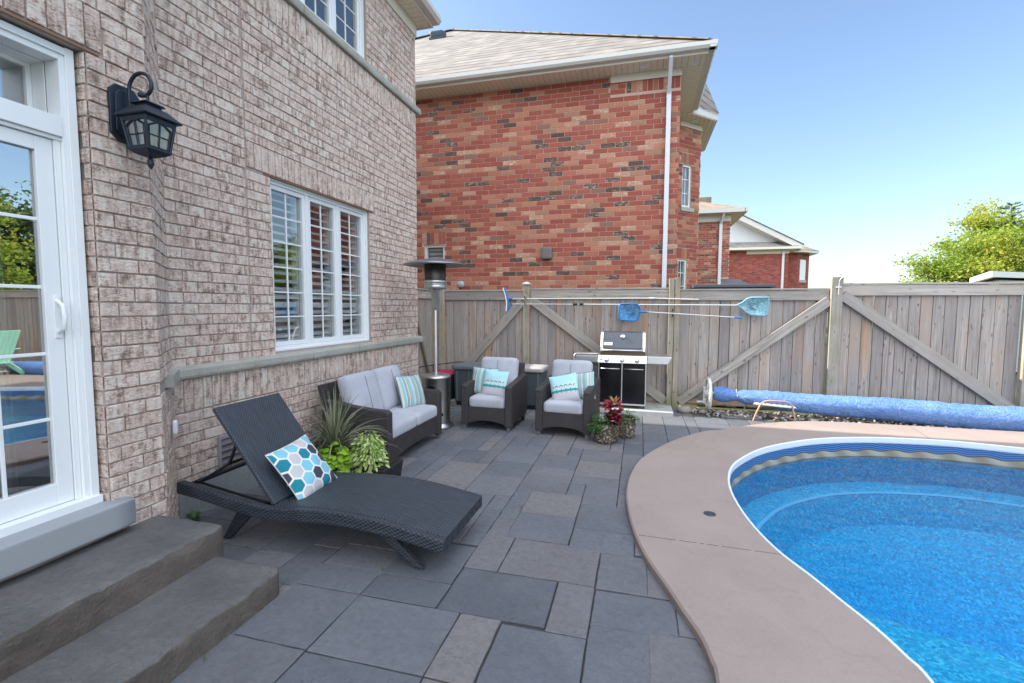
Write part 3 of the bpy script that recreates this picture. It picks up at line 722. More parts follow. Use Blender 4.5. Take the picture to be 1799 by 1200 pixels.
for k in range(ny):
    i = 0
    while i < nx:
        if occ[i][k]: i += 1; continue
        opts = sizes[:]; rnd.shuffle(opts); done = False
        for (a, b) in opts+[(4,4),(3,4),(4,3),(3,3),(2,4),(4,2),(2,3),(3,2),(2,2),(1,3),(3,1),(1,2),(2,1),(1,1)]:
            if i+a <= nx and k+b <= ny and all(not occ[i+p][k+q] for p in range(a) for q in range(b)):
                # avoid leaving a sliver to the right
                r_ = 0
                while i+a+r_ < nx and not occ[i+a+r_][k] and r_ < 3: r_ += 1
                if 0 < r_ < 2 and a > 2 and i+a+r_ < nx: continue
                for p in range(a):
                    for q in range(b): occ[i+p][k+q] = True
                slabs.append((X0+i*U, X0+(i+a)*U, Y0+k*U, Y0+(k+b)*U)); i += a; done = True; break
        if not done: i += 1
mb = MB(); g = .0022
for (a,b,c,d) in slabs:
    if any(pin(x, y, inset(INL, -SG*.3)) for x in (a,b,(a+b)/2) for y in (c,d,(c+d)/2)): continue
    if d > 7.45 and b > 1.0: 
        if c > 7.42: continue
        d = min(d, 7.45)
    if c > 7.40 and a > .75: continue
    dz = random.uniform(-.002,.002); g1 = g+random.uniform(0,.002)
    z0, z1 = -.03, 0+dz; e = .004
    # slightly irregular edges
    def edge(p, q, n=5):
        out = []
        for s in range(n):
            t = s/n; out.append((p[0]+(q[0]-p[0])*t, p[1]+(q[1]-p[1])*t))
        return out
    P4 = [(a+g1,c+g1),(b-g1,c+g1),(b-g1,d-g1),(a+g1,d-g1)]
    ring = sum([edge(P4[i], P4[(i+1)%4]) for i in range(4)], [])
    ring = [(x+random.uniform(-.0022,.0022), y+random.uniform(-.0022,.0022)) for x, y in ring]
    mx_, my_ = (a+b)/2, (c+d)/2; sx, sy = 1-2*e/(b-a), 1-2*e/(d-c)
    n = len(ring); tilt = (random.uniform(-.0012,.0012), random.uniform(-.0012,.0012))
    top = [(mx_+(x-mx_)*sx, my_+(y-my_)*sy, z1+tilt[0]*(x-mx_)*4+tilt[1]*(y-my_)*4) for x, y in ring]
    mid = [(x, y, z1-e) for x, y in ring]; bot = [(x, y, z0) for x, y in ring]
    vs = top+mid+bot; fs = [tuple(range(n))]
    for i in range(n):
        j = (i+1) % n; fs += [(i, i+n, j+n, j), (i+n, i+2*n, j+2*n, j+n)]
    mb.add(vs, fs)
struct(mb.build("paving", PAVER))

# pool deck (coping)
mb = MB(); CZ = .05; n = len(OUTL)
V, F = fill_ring([inset(OUTL, SG*.012), inset(INL, -SG*.020)], CZ); mb.add(V, F)
def skirt(mb, l0, z0, l1, z1, flip=False, uvu=None, smooth=True, mi=0):
    n = len(l0); vs = [(p[0],p[1],z0) for p in l0] + [(p[0],p[1],z1) for p in l1]
    fs = []; uvs = [] if uvu else None
    for i in range(n):
        j = (i+1) % n; f = (i, j, j+n, i+n)
        if uvu: q = [(uvu[i],1),(uvu[i+1],1),(uvu[i+1],0),(uvu[i],0)]
        if flip: f = f[::-1]; q = q[::-1] if uvu else None
        fs.append(f)
        if uvu: uvs.append(q)
    mb.add(vs, fs, uvs=uvs, smooth=smooth, mi=mi)
OS = 1 if area(OUTL) > 0 else -1
skirt(mb, inset(OUTL, OS*.012), CZ, OUTL, CZ-.012, flip=OS > 0); skirt(mb, OUTL, CZ-.012, OUTL, -.03, flip=OS > 0)
struct(mb.build("pool_deck", COP))
# control joints tooled in the deck
mb = MB()
for (p, q) in (((.03,3.26,0),(.90,3.235,0)),((3.4,6.70,0),(3.5,7.38,0)),((5.6,6.3,0),(5.9,7.39,0))):
    P0 = Vector(p); P1 = Vector(q); k = 40
    for i in range(k):
        a = P0.lerp(P1, i/k); b = P0.lerp(P1, (i+1)/k); mb.beam((a.x,a.y,CZ+.0008),(b.x,b.y,CZ+.0008), .0015+random.uniform(0,.003), .0016, side=(0,0,1)) if random.random() < .85 else None
struct(mb.build("deck_joints", JOINT))
# white liner track, tile band, basin
arc = [0]
for i in range(len(INL)): arc.append(arc[-1] + (INL[(i+1)%len(INL)]-INL[i]).length)
mb = MB(); a0 = inset(INL, -SG*.020); a1 = INL; fl = SG < 0
mb_t = [(a0, CZ+.001), (inset(INL, -SG*.017), CZ+.005), (inset(INL, -SG*.006), CZ+.005), (INL, CZ-.002), (INL, CZ-.052), (inset(INL,-SG*.006), CZ-.054), (inset(INL,-SG*.006), CZ-.066)]
for (l0,z0),(l1,z1) in zip(mb_t, mb_t[1:]): skirt(mb, l0, z0, l1, z1, flip=fl)
struct(mb.build("pool_edge_track", plain("white_track", (.72,.77,.80), .35, var=.05)))
mb = MB(); tw = inset(INL, -SG*.004); WZ = -.175
skirt(mb, tw, CZ-.066, tw, WZ-.02, flip=fl, uvu=arc)
struct(mb.build("waterline_tile", TILE))
mb = MB()
prof = [(0, WZ-.02), (0,-.50), (.24,-.54), (.42,-.84), (.95,-1.25), (1.5,-1.6)]
for (o0,z0),(o1,z1) in zip(prof, prof[1:]): skirt(mb, inset(INL, SG*o0-SG*.004), z0, inset(INL, SG*o1-SG*.004), z1, flip=fl)
V, F = fill_ring([inset(INL, SG*1.48)], -1.6); mb.add(V, F)
struct(mb.build("pool_basin", LINER))
mb = MB()
for off, z in ((.22,-.538),): skirt(mb, inset(INL, SG*(off-.005)), z+.006, inset(INL, SG*(off+.025)), z-.006, flip=fl)
struct(mb.build("pool_step_edges", LEDGE))
# shallow swim ledge near the viewer
sh = [(1.0,-.5),(1.0,3.5),(1.45,3.62),(2.0,3.42),(2.6,3.15),(3.3,2.95),(4.4,2.8),(5.6,2.6),(5.9,1),(4.5,-.6)]
mb = MB(); mb.prism([p for p in sh], -1.3, -.46, axis='z'); struct(mb.build("pool_shallow_floor", LINER))
mb = MB(); wl = inset(INL, -SG*.02); V, F = fill_ring([wl], WZ); mb.add(V, F); V, F = fill_ring([wl], -1.75); mb.add(V, [f[::-1] for f in F]); skirt(mb, wl, WZ, wl, -1.75, flip=not fl, smooth=False)
struct(mb.build("pool_water", WATER))

# river stones along the fence
mb = MB(); rr = random.Random(3)
for i in range(1500):
    x = rr.uniform(.62, 9.0); y = rr.uniform(7.43 if x > 1.0 else 7.62, 7.9)
    if x < 2 and y < 7.50 and rr.random() < .5: y += .1
    r_ = rr.choice((.012,.018,.024,.03,.036)); 
    mb.ico((x, y, r_*.35+rr.uniform(-.01,.02)), r_, 1, (1, rr.uniform(.65,1), rr.uniform(.45,.75)), jit=.06, rot=Euler((rr.uniform(-.3,.3),rr.uniform(-.3,.3),rr.uniform(0,6))).to_matrix())
struct(mb.build("river_stones", RIVER), "stuff", "pale river stones spread along the foot of the fence", "stones")
one(lambda m: m.box(.6,9.4,7.40,8.05,-.03,-.004), "stone_bed_soil", DIRT)["kind"] = "structure"
one(lambda m: m.box(-6,.6,7.93,8.4,-.03,-.006), "soil_strip", DIRT)["kind"] = "structure"
for (x,y,r_,lb) in ((.70,7.62,.085,"large pale boulder at the foot of the doubled fence post"),(.98,7.66,.05,"small pale rock beside the white reel wheel")):
    m = MB(); m.ico((0,0,0), r_, 2, (1.3,.8,.7), jit=.08); o = m.build("rock", RIVER); o.location = (x,y,r_*.5); tag(o, lb, "rock")

# ================================================================== OUR HOUSE
XW, XD = -3.30, -2.87; YC = 2.68; Y1c = 2.25; YE = 6.67; HE = 5.74
house = thing("brick_house", "taupe brick house on the left with white sliding door and shuttered window", "house", (XW, 4, 0))
W1 = (3.71, 5.365, 1.172, 2.79); W2 = (3.71, 5.365, 4.585, 5.62); DR = (-.35, 1.935, .38, 2.945)
PW = lambda u, z, d: (XW+d, u, z)
PD = lambda u, z, d: (XD+d, u, z)
kk = .43/sqrt(.43**2*2)
PS = lambda u, z, d: (XD - u*kk + d*kk, Y1c + u*kk + d*kk, z)
mb = MB()
brick_wall(mb, PW, YC+.0, YE, .2225, HE, holes=[W1, W2, (YC,YE,1.058,1.15), (YC,YE,4.475,4.575), (3.425,3.435,1.15,4.18)], soldiers=[(YC,YE,.80,1.055), (3.44,5.46,2.80,3.025), (YC,YE,4.185,4.472)], bw=.236, bh=.0735, mt=.009, dep=.010, jit=.0022, ch=.003, bulge=.005)
brick_wall(mb, PD, .2, Y1c, -.025, HE, holes=[DR, (DR[0],1.93+.09,.34,.49)], soldiers=[(-.4, 2.02, 2.965, 3.19)], bw=.236, bh=.0735, mt=.009, dep=.010, jit=.0022, ch=.003, bulge=.005)
brick_wall(mb, PS, 0, .43/kk, -.025, HE, holes=[(0,.61,1.058,1.15),(0,.61,4.475,4.575)], bw=.10, bh=.0735, mt=.009, dep=.008, jit=.003, ch=.003, bulge=.006)
# reveal bricks beside the door
PR = lambda u, z, d: (XD - u, DR[1] - d, z)
brick_wall(mb, PR, 0, .07, .47, 2.945, bw=.07, bh=.0735, mt=.009, dep=.006, jit=.002)
mb.build("wall_bricks", HB, house, world=True)
mb = MB()
backing(mb, PW, YC+.0, YE+.0, .0, HE+.1, [W1, W2], .16)
backing(mb, PD, -6, Y1c, .0, HE+.1, [DR], .16)
backing(mb, PS, 0, .43/kk, 0, HE+.1, [], .12)
mb.box(-11.5, XW-.165, YE-.15, YE-.002, 0, HE+.1); mb.box(-11.5, XD-.1, -6.15, -6.0, 0, HE+.1); mb.box(-11.65,-11.5,-6.15,YE,0,HE+.1)
mb.build("mortar_wall", MORT, house, world=True)
# rooms
mb = MB(); mb.box(-7.6,-7.5,-5.9,6.5,.38,2.74); mb.box(-7.5,XW-.17,2.7,2.8,.38,2.74); mb.box(-7.5,XD-.17,-5.99,-5.9,.38,2.74); mb.box(-7.5,XW-.17,-5.95,6.5,3.0,3.05); mb.box(-7.5,-7.45,-5.9,6.5,3.05,5.8); mb.box(-7.5,XW-.17,-6,6.5,5.72,5.78)
mb.build("interior_walls", INT, house, world=True)
one(lambda m: (m.box(-7.5,XW-.17,-5.99,6.5,.28,.37), m.box(XW-.169,XD-.17,-5.99,2.1,.28,.37)), "interior_floor", INTF, house, world=True)
one(lambda m: (m.box(XW-.16,XW+.045,YC-.02,YE,-.05,.245), m.box(XW-.1,XW+.30,YC-.06,YC+.005,-.05,.18) if False else None), "foundation", FOUND, house, world=True, bevel=.008)
# stone bands
def band(name, z0, z1, proj):
    mb = MB(); y = YC-.03
    cuts = [YC-.02, 3.28, 4.18, 5.02, 5.98, YE+.09]
    for a, b in zip(cuts, cuts[1:]):
        n_ = 10; pr = []
        for s in range(n_+1):
            pr.append((a+.002+(b-a-.004)*s/n_, random.uniform(-.004,.004)))
        vs = []; fs = []
        for (yy, j) in pr:
            vs += [(XW-.02,yy,z0),(XW+proj-.008+j,yy,z0),(XW+proj+j*1.4,yy,z0+.02),(XW+proj+j,yy,z1-.028),(XW+proj-.012,yy,z1-.006),(XW-.02,yy,z1+.006)]
        for s in range(n_):
            for k in range(5): p = s*6+k; fs.append((p, p+1, p+7, p+6))
        fs.append((0,1,2,3,4,5)[::-1]); e = n_*6; fs.append((e,e+1,e+2,e+3,e+4,e+5))
        mb.add(vs, fs)
    # short mitred return on the angled face
    vs = []
    for s_ in (0, .43):
        for dd, zz in ((-.01,z0),(proj,z0),(proj,z1-.012),(-.01,z1)):
            vs.append((XW + s_*.62 + dd*.7, YC - s_*.62 + dd*.7, zz))
    mb.add(vs, [(0,1,2,3)[::-1],(4,5,6,7),(0,4,5,1),(1,5,6,2),(2,6,7,3)])
    return mb.build(name, SILL, house, world=True)
band("sill_band", 1.058, 1.152, .055); band("upper_band", 4.478, 4.574, .055)
# door step sill
mb = MB(); mb.rbox(.36,2.62,.155,.014, n=14, m=Matrix.Translation((-2.955,.70,.425))); mb.build("door_sill", SILLP, house, world=True)
one(lambda m: (m.box(XW-.09,XW+.004,3.63,5.45,2.792,2.800), m.box(XW-.09,XW+.010,3.63,5.45,2.786,2.7915)), "steel_lintel", STEELB, house, world=True)
one(lambda m: (m.box(XD-.09,XD+.012,-.4,2.0,2.947,2.957)), "steel_lintel", STEELB, house, world=True)

def sash_set(W, cols, rows, shutters, vrows=2):
    """frame, mullions, sashes, muntins, panes and shutters of one wide window"""
    y0, y1, z0, z1 = W; fx = XW-.045; t = .045
    fr = MB()
    fr.box(fx-.10,fx,y0,y0+t,z0,z1); fr.box(fx-.10,fx,y1-t,y1,z0,z1); fr.box(fx-.10,fx,y0+t,y1-t,z1-t,z1); fr.box(fx-.10,fx,y0+t,y1-t,z0,z0+t)
    fr.box(fx+.001,fx+.02,y0,y0+.02,z0,z1); fr.box(fx+.001,fx+.02,y1-.02,y1,z0,z1); fr.box(fx+.001,fx+.02,y0+.02,y1-.02,z1-.02,z1); fr.box(fx+.001,fx+.02,y0+.02,y1-.02,z0,z0+.02)
    wd = (y1-y0-2*t)/cols
    for c in range(1, cols): fr.box(fx-.10,fx-.004,y0+t+c*wd-.022,y0+t+c*wd+.022,z0+t,z1-t)
    win = fr.build("window", WHITE, house, world=True, bevel=.003)
    for c in range(cols):
        a = y0+t+c*wd+(.024 if c else .002); b = y0+t+(c+1)*wd-(.024 if c < cols-1 else .002); za, zb = z0+t+.002, z1-t-.002; q = .040
        s = MB(); s.box(fx-.075,fx-.016,a,a+q,za,zb); s.box(fx-.075,fx-.016,b-q,b,za,zb); s.box(fx-.075,fx-.016,a+q,b-q,zb-q,zb); s.box(fx-.075,fx-.016,a+q,b-q,za,za+q)
        gy0, gy1, gz0, gz1 = a+q, b-q, za+q, zb-q
        for k in range(1, vrows): yy = gy0+(gy1-gy0)*k/vrows; s.box(fx-.052,fx-.036,yy-.008,yy+.008,gz0,gz1)
        for k in range(1, rows): zz = gz0+(gz1-gz0)*k/rows; s.box(fx-.051,fx-.037,gy0,gy1,zz-.007,zz+.007)
        so = s.build("sash", WHITE, house, world=True, bevel=.002); so.parent = win
        p = MB(); p.box(fx-.0455,fx-.0425,gy0,gy1,gz0,gz1); po = p.build("pane", GLASS, house, world=True); po.parent = win
        if shutters:
            sh_ = MB(); sx = fx-.118
            sh_.box(sx-.034,sx+.030,a+.004,a+.05,za,zb); sh_.box(sx-.034,sx+.030,b-.05,b-.004,za,zb)
            midz = z0 + .42
            for zz in (za, zb-.05, midz): sh_.box(sx-.011,sx+.011,a+.05,b-.05,zz,zz+.055)
            zz = za+.09
            while zz < zb-.06:
                if not (midz-.02 < zz < midz+.075):
                    mm = Matrix.Translation((sx, 0, zz)) @ Euler((0, R(24), 0)).to_matrix().to_4x4()
                    sh_.box(-.036,.034,a+.05,b-.05,-.006,.006, m=mm)
                zz += .078
            sho = sh_.build("shutter", SHUT, house, world=True); sho.parent = win
    return win
sash_set(W1, 3, 6, True)
sash_set(W2, 3, 4, False)
# light rounded chair back seen behind the left lite
m = MB(); m.rbox(.05,.36,.42,.02, n=8, m=Matrix.Translation((-3.62,4.02,1.22))); m.build("interior_chair_back", plain("tan_leather",(.42,.33,.25),.5), house, world=True)

# sliding patio door with transom
fx = XD-.05
d = MB(); y1_ = 1.915; y0_ = -.33; zt = 2.935
def fbox(m, ya, yb, za, zb, p0=-.10, p1=.0): m.box(fx+p0, fx+p1, ya, yb, za, zb)
fbox(d, y1_-.07, y1_, .50, zt, -.10, .0); fbox(d, y1_-.045, y1_-.005, .50, zt, .001, .012); fbox(d, y0_, y1_-.07, zt-.07, zt, -.10, .0); fbox(d, y0_, y1_-.045, zt-.04, zt-.005, .001, .012)
fbox(d, y0_, y1_-.07, 2.475, 2.575, -.12, .004); fbox(d, y0_, y1_-.07, 2.455, 2.474, -.12, -.012); fbox(d, y0_, y1_, .502, .545, -.16, .03); fbox(d, y1_-.10, y1_-.071, .546, 2.455, -.14, -.02)
fbox(d, y1_-.075, y1_-.071, 2.576, zt-.071, -.22, -.10); fbox(d, y0_, y1_-.075, zt-.075, zt-.0705, -.22, -.10); fbox(d, y0_, y0_+.07, .5, zt, -.1, 0)
fbox(d, y1_-.10, y1_-.0765, 2.576, 2.87, -.24, -.19); fbox(d, y0_+.07, y1_-.10, 2.84, 2.86, -.24, -.19)
door = d.build("patio_door", WHITE, house, world=True, bevel=.003)
p = MB(); fbox(p, y0_+.07, y1_-.10, 2.58, 2.84, -.218, -.213); o = p.build("transom_pane", DGLASS, house, world=True); o.parent = door
s = MB(); pa, pb = .86, 1.812; za, zb = .548, 2.452
fbox(s, pb-.075, pb, za, zb, -.075, -.028); fbox(s, pa, pa+.075, za, zb, -.075, -.028); fbox(s, pa+.075, pb-.075, zb-.07, zb, -.075, -.028); fbox(s, pa+.075, pb-.075, za, za+.115, -.075, -.028)
for k in range(1,5): zz = .663+(2.382-.663)*k/5; fbox(s, pa+.075, pb-.075, zz-.009, zz+.009, -.060, -.045)
for k in range(1,4): yy = pb-.075-(.2)*k; fbox(s, yy-.009, yy+.009, .663, 2.382, -.0605, -.0445)
o = s.build("door_panel", WHITE, house, world=True, bevel=.003); o.parent = door
p = MB(); fbox(p, pa+.075, pb-.075, .663, 2.382, -.054, -.051); o = p.build("door_pane", DGLASS, house, world=True); o.parent = door
s = MB(); pa2, pb2 = -.2, .93
fbox(s, pb2-.075, pb2, za, zb, -.135, -.085); fbox(s, pa2, pa2+.075, za, zb, -.135, -.085); fbox(s, pa2+.075, pb2-.075, zb-.07, zb, -.135, -.085); fbox(s, pa2+.075, pb2-.075, za, za+.115, -.135, -.085)
o = s.build("fixed_panel", WHITE, house, world=True, bevel=.003); o.parent = door
p = MB(); fbox(p, pa2+.075, pb2-.075, .663, 2.382, -.112, -.108); o = p.build("fixed_pane", DGLASS, house, world=True); o.parent = door
h = MB(); h.tube([(fx-.026,1.785,1.46),(fx+.018,1.785,1.48),(fx+.03,1.785,1.54),(fx+.02,1.785,1.60),(fx-.026,1.785,1.63)], [.010,.012,.013,.011,.009], 8); h.box(fx-.0275,fx-.02,1.77,1.80,1.43,1.65)
o = h.build("door_handle", WHITE, house, world=True, bevel=.002); o.parent = door
c = MB()     # pale drape gathered at the side of the door
vs = []; n_ = 40
for i in range(n_+1):
    y = 1.28+.42*i/n_; x = XD-.30+.022*sin(i*1.25); vs += [(x,y,.40),(x,y,2.72)]
c.add(vs, [(2*i,2*i+2,2*i+3,2*i+1) for i in range(n_)], smooth=True)
o = c.build("door_drape", plain("sheer_white_fabric",(.60,.60,.58),.9), house, world=True)
md = o.modifiers.new("thick",'SOLIDIFY'); md.thickness = .003

# eaves, gutter, roof
OV = .23; ex, ey = XW+OV, YE+.10; ez = HE+.0
mb = MB(); mb.box(XW-.01, ex, -6.4, YE+.01, ez, ez+.02); mb.build("soffit", SOFY, house, world=True)
mb = MB(); mb.box(-12, ex, YE+.012, ey, ez, ez+.02); mb.build("soffit", SOFX, house, world=True)
mb = MB(); mb.box(ex+.002, ex+.022, -6.4, ey+.02, ez-.012, ez+.15); mb.box(-12, ex, ey+.002, ey+.022, ez-.012, ez+.15); mb.box(XW+.012,XW+.03,YC,YE+.02,ez-.16,ez-.002); mb.box(-12,XW+.01,YE+.0,YE+.02,ez-.16,ez-.002); mb.build("fascia", FASC, house, world=True)
mb = MB(); gp = [(0,.03),(.09,.03),(.125,.075),(.125,.135),(.11,.14),(.0,.14)]
mb.prism([(ex+.024+a, ez-.01+b) for a,b in gp], -6.4, ey+.03); mb.build("gutter", GUT, house, world=True)
rx0, rx1, ry0, ry1 = -12.0, ex+.06, -6.6, ey+.03; rz = ez+.15; hw = (rx1-rx0)/2; ph = .62*hw; cxm = (rx0+rx1)/2
vs = [(rx0,ry0,rz),(rx1,ry0,rz),(rx1,ry1,rz),(rx0,ry1,rz),(cxm,ry0+hw,rz+ph),(cxm,ry1-hw,rz+ph)]
mb = MB(); mb.add(vs, [(0,1,4),(1,2,5,4),(2,3,5),(3,0,4,5)]); mb.build("roof", SH_E, house, world=True)
# wall vent and tag
v = MB(); vx = XW+.012; v.box(vx,vx+.02,3.03,3.055,.28,.54); v.box(vx,vx+.02,3.385,3.41,.28,.54); v.box(vx,vx+.02,3.055,3.385,.515,.54); v.box(vx,vx+.02,3.055,3.385,.28,.305)
vent = v.build("wall_vent", plain("grey_vent_frame",(.30,.30,.32),.5), house, world=True)
v = MB()
for k in range(4): v.box(-.004,.004,3.055,3.385,-.03,.03, m=Matrix.Translation((vx+.008,0,.335+.052*k)) @ Euler((0,R(-28),0)).to_matrix().to_4x4())
o = v.build("vent_louvre", plain("mauve_vent_louvre",(.17,.14,.15),.6), house, world=True); o.parent = vent
m = MB(); m.rbox(.03,.06,.10,.008, n=4, m=Matrix.Translation((-3.10,2.53,.76)) @ Euler((0,0,R(45))).to_matrix().to_4x4()); m.build("outlet_cover", WHITE, house, world=True)

# ------------------------------------------------------------------ stone steps
def step_stone(name, x0, x1, y0, y1, z0, z1, label, seed):
    rs = random.Random(seed); bm = bmesh.new(); bmesh.ops.create_cube(bm, size=1)
    bmesh.ops.scale(bm, vec=(x1-x0, y1-y0, z1-z0), verts=bm.verts)
    bmesh.ops.subdivide_edges(bm, edges=[e for e in bm.edges if abs((e.verts[0].co-e.verts[1].co).y) > .1], cuts=70)
    bmesh.ops.subdivide_edges(bm, edges=[e for e in bm.edges if abs((e.verts[0].co-e.verts[1].co).x) > .1], cuts=16, use_grid_fill=True)
    bmesh.ops.subdivide_edges(bm, edges=[e for e in bm.edges if abs((e.verts[0].co-e.verts[1].co).z) > .1], cuts=6, use_grid_fill=True)
    from mathutils import noise
    hx, hy, hz = (x1-x0)/2, (y1-y0)/2, (z1-z0)/2
    for v in bm.verts:
        c = v.co; q = Vector((c.x*3+seed*7, c.y*3, c.z*3)); q2 = q*4.2
        top = c.z > hz-1e-4; fx_ = c.x > hx-1e-4; fy = abs(c.y) > hy-1e-4
        if top: c.z += noise.noise(q)*.008 + noise.noise(q2)*.004 + noise.noise(q2*3)*.0015
        if fx_: c.x += noise.noise(q*1.6)*.022 + noise.noise(q2*1.2)*.012 + abs(noise.noise(q2*3.1))*.012 - (.010 if top else 0); c.z -= (.004+abs(noise.noise(q2*1.7))*.022)*(top)
        if fy: c.y += math.copysign(noise.noise(q*1.7)*.022 + noise.noise(q2)*.010, 1) - math.copysign(.014 if top else 0, c.y); c.z -= .010*(top)
        # knock the front corners round
        cxn = max(0, c.x-(hx-.07)); cyn = max(0, abs(c.y)-(hy-.07)); dd = hypot(cxn, cyn)
        if dd > .07: k = .07/dd; c.x -= cxn*(1-k); c.y -= math.copysign(cyn*(1-k), c.y)
    me = bpy.data.meshes.new(name); bm.to_mesh(me); bm.free(); me.materials.append(STEP); me.materials.append(STEPF)
    for p in me.polygons: p.use_smooth = True; p.material_index = 1 if p.normal.z < .55 else 0
    o = bpy.data.objects.new(name, me); COL.objects.link(o); o.location = ((x0+x1)/2,(y0+y1)/2,(z0+z1)/2)
    b = o.modifiers.new("bevel",'BEVEL'); b.width=.008; b.segments=2; b.limit_method='ANGLE'; b.angle_limit=R(50)
    tag(o, label, "step"); return o
step_stone("stone_step", -2.50,-1.895,.0,2.15,-.02,.148, "lower rough stone step resting on the grey paving", 2)
step_stone("stone_step", -2.862,-2.345,.0,2.215,-.02,.308, "upper rough stone step just under the painted door sill", 5)

# ------------------------------------------------------------------ wall lantern
lamp = thing("wall_lantern", "black coach lantern hanging from a scroll arm beside the patio door", "lamp", (XD, 2.1, 2.7))
m = MB(); q = [(2.03,2.56),(2.075,2.525),(2.155,2.525),(2.195,2.56),(2.195,2.80),(2.165,2.835),(2.065,2.835),(2.03,2.80)]
m.prism(q, XD+.012, XD+.030, axis='x'); q2 = [(2.113+(a-2.113)*.72, 2.68+(b-2.68)*.82) for a,b in q]; m.prism(q2, XD+.0305, XD+.040, axis='x')
m.build("wall_plate", NAVY, lamp, world=True, bevel=.004)
LX, LY = -2.675, 2.113
m = MB(); pth = [(XD+.04,LY,2.655),(XD+.065,LY,2.70)]
for k in range(0, 19):
    a = R(185 - k*15.5); rr_ = .088 - .0008*k if k < 12 else .088-.0096-(k-12)*.0075
    pth.append((LX-.045+rr_*cos(a)*1.0+ .0, LY, 2.812+rr_*sin(a)))
m.tube(pth, [.009]*2+[.010]*(len(pth)-3)+[.014], 8)
m.ico(pth[-1], .017, 2)
m.tube([(LX,LY,2.70),(LX,LY,2.775)], .007, 8)
m.build("scroll_arm", NAVY, lamp, world=True)
def pyr(m, prof, c):
    vs = []; fs = []
    for h_, z in prof:
        vs += [(c[0]-h_,c[1]-h_,z),(c[0]+h_,c[1]-h_,z),(c[0]+h_,c[1]+h_,z),(c[0]-h_,c[1]+h_,z)]
    for i in range(len(prof)-1):
        for j in range(4): k = (j+1)%4; fs.append((i*4+j,i*4+k,i*4+4+k,i*4+4+j))
    fs.append((3,2,1,0)); e = (len(prof)-1)*4; fs.append((e,e+1,e+2,e+3)); m.add(vs, fs)
m = MB(); pyr(m, [(.108,2.632),(.114,2.638),(.085,2.668),(.062,2.692),(.045,2.700),(.042,2.712),(.060,2.714),(.050,2.724),(.012,2.738)], (LX,LY)); m.build("lantern_roof", NAVY, lamp, world=True, bevel=.002)
m = MB(); b0, b1, zb0, zb1 = .064, .086, 2.47, 2.632
for sx_, sy_ in ((1,1),(1,-1),(-1,1),(-1,-1)): m.tube([(LX+sx_*b0,LY+sy_*b0,zb0),(LX+sx_*b1,LY+sy_*b1,zb1)], .008, 6)
pyr(m, [(.02,2.432),(.05,2.445),(.072,2.462),(.072,2.474),(.062,2.476)], (LX,LY)); pyr(m, [(.086,2.608),(.090,2.634)], (LX,LY))
m.lathe([(0,2.365),(.010,2.378),(.018,2.40),(.014,2.418),(.007,2.432)], (LX,LY,0), 10)
for ax_ in range(4):
    rm = Matrix.Translation((LX,LY,0)) @ Matrix.Rotation(ax_*pi/2, 4, 'Z')
    P = lambda a, t: rm @ Vector((a*(b0+(b1-b0)*t)/b0, -(b0+(b1-b0)*t)-.001, zb0+(zb1-zb0)*t))
    for (a,t0,t1) in ((0,.03,.9),(-.05,.03,.72),(.05,.03,.72)): m.tube([P(a,t0),P(a,t1)], .0035, 5)
    m.tube([P(-.05,.42),P(.05,.42)], .003, 5); m.tube([P(-.05,.05),P(.05,.05)], .004, 5)
    m.tube([P(-.05,.70),P(-.036,.76),P(-.02,.83),P(0,.87),(P(.02,.83)),P(.036,.76),P(.05,.70)], .005, 5)
m.build("lantern_frame", NAVY, lamp, world=True)
m = MB(); 
vs = []
for t_, z in ((b0-.003,zb0+.005),(b1-.005,zb1-.01)): vs += [(LX-t_,LY-t_,z),(LX+t_,LY-t_,z),(LX+t_,LY+t_,z),(LX-t_,LY+t_,z)]
m.add(vs, [(0,1,5,4),(1,2,6,5),(2,3,7,6),(3,0,4,7)]); m.build("lantern_glass", LGLASS, lamp, world=True)
m = MB(); m.lathe([(0,2.56),(.014,2.55),(.018,2.53),(.012,2.50),(.010,2.475)], (LX,LY,0), 12); m.build("bulb", plain("frosted_bulb",(.8,.78,.7),.3), lamp, world=True)

# ================================================================== LOUNGER
lg = thing("sun_lounger", "charcoal wicker sun lounger with raised back in front of the stone steps", "lounger", (-2.05, 2.85, 0))
rail = [(-3.07,.385),(-2.93,.37),(-2.80,.35),(-2.65,.325),(-2.51,.302),(-2.40,.290),(-2.30,.288),(-2.20,.294),(-2.10,.301),(-1.98,.309),(-1.87,.313),(-1.76,.312),(-1.65,.308),(-1.54,.300),(-1.43,.288),(-1.33,.274),(-1.225,.256),(-1.15,.243),(-1.08,.230)]
def strip(m, pts, ya, yb, th):
    L = [0]
    for a, b in zip(pts, pts[1:]): L.append(L[-1]+hypot(b[0]-a[0], b[1]-a[1]))
    n = len(pts); vs = []
    for (x, z) in pts: vs += [(x,ya,z),(x,yb,z),(x,yb,z-th),(x,ya,z-th)]
    fs = []; uv = []
    for i in range(n-1):
        a, b = i*4, i*4+4
        for (p,q,v0,v1) in ((0,1,0,yb-ya),(1,2,0,th),(2,3,0,yb-ya),(3,0,0,th)):
            fs.append((a+p,b+p,b+q,a+q)); uv.append([(L[i],v0),(L[i+1],v0),(L[i+1],v1),(L[i],v1)])
    fs += [(0,3,2,1)[::-1],(n*4-4,n*4-3,n*4-2,n*4-1)[::-1]]; uv += [[(ya,0),(ya,th),(yb,th),(yb,0)]]*2
    m.add(vs, fs, uvs=uv)
for (ya, yb) in ((2.49,2.545),(3.155,3.21)):
    m = MB(); strip(m, rail, ya, yb, .082); m.build("side_rail", WICK, lg, world=True, bevel=.008)
m = MB(); seat = [(x, z+.001) for x, z in rail[6:]]; strip(m, seat, 2.546, 3.154, .035); m.build("seat", WICKS, lg, world=True, bevel=.004)
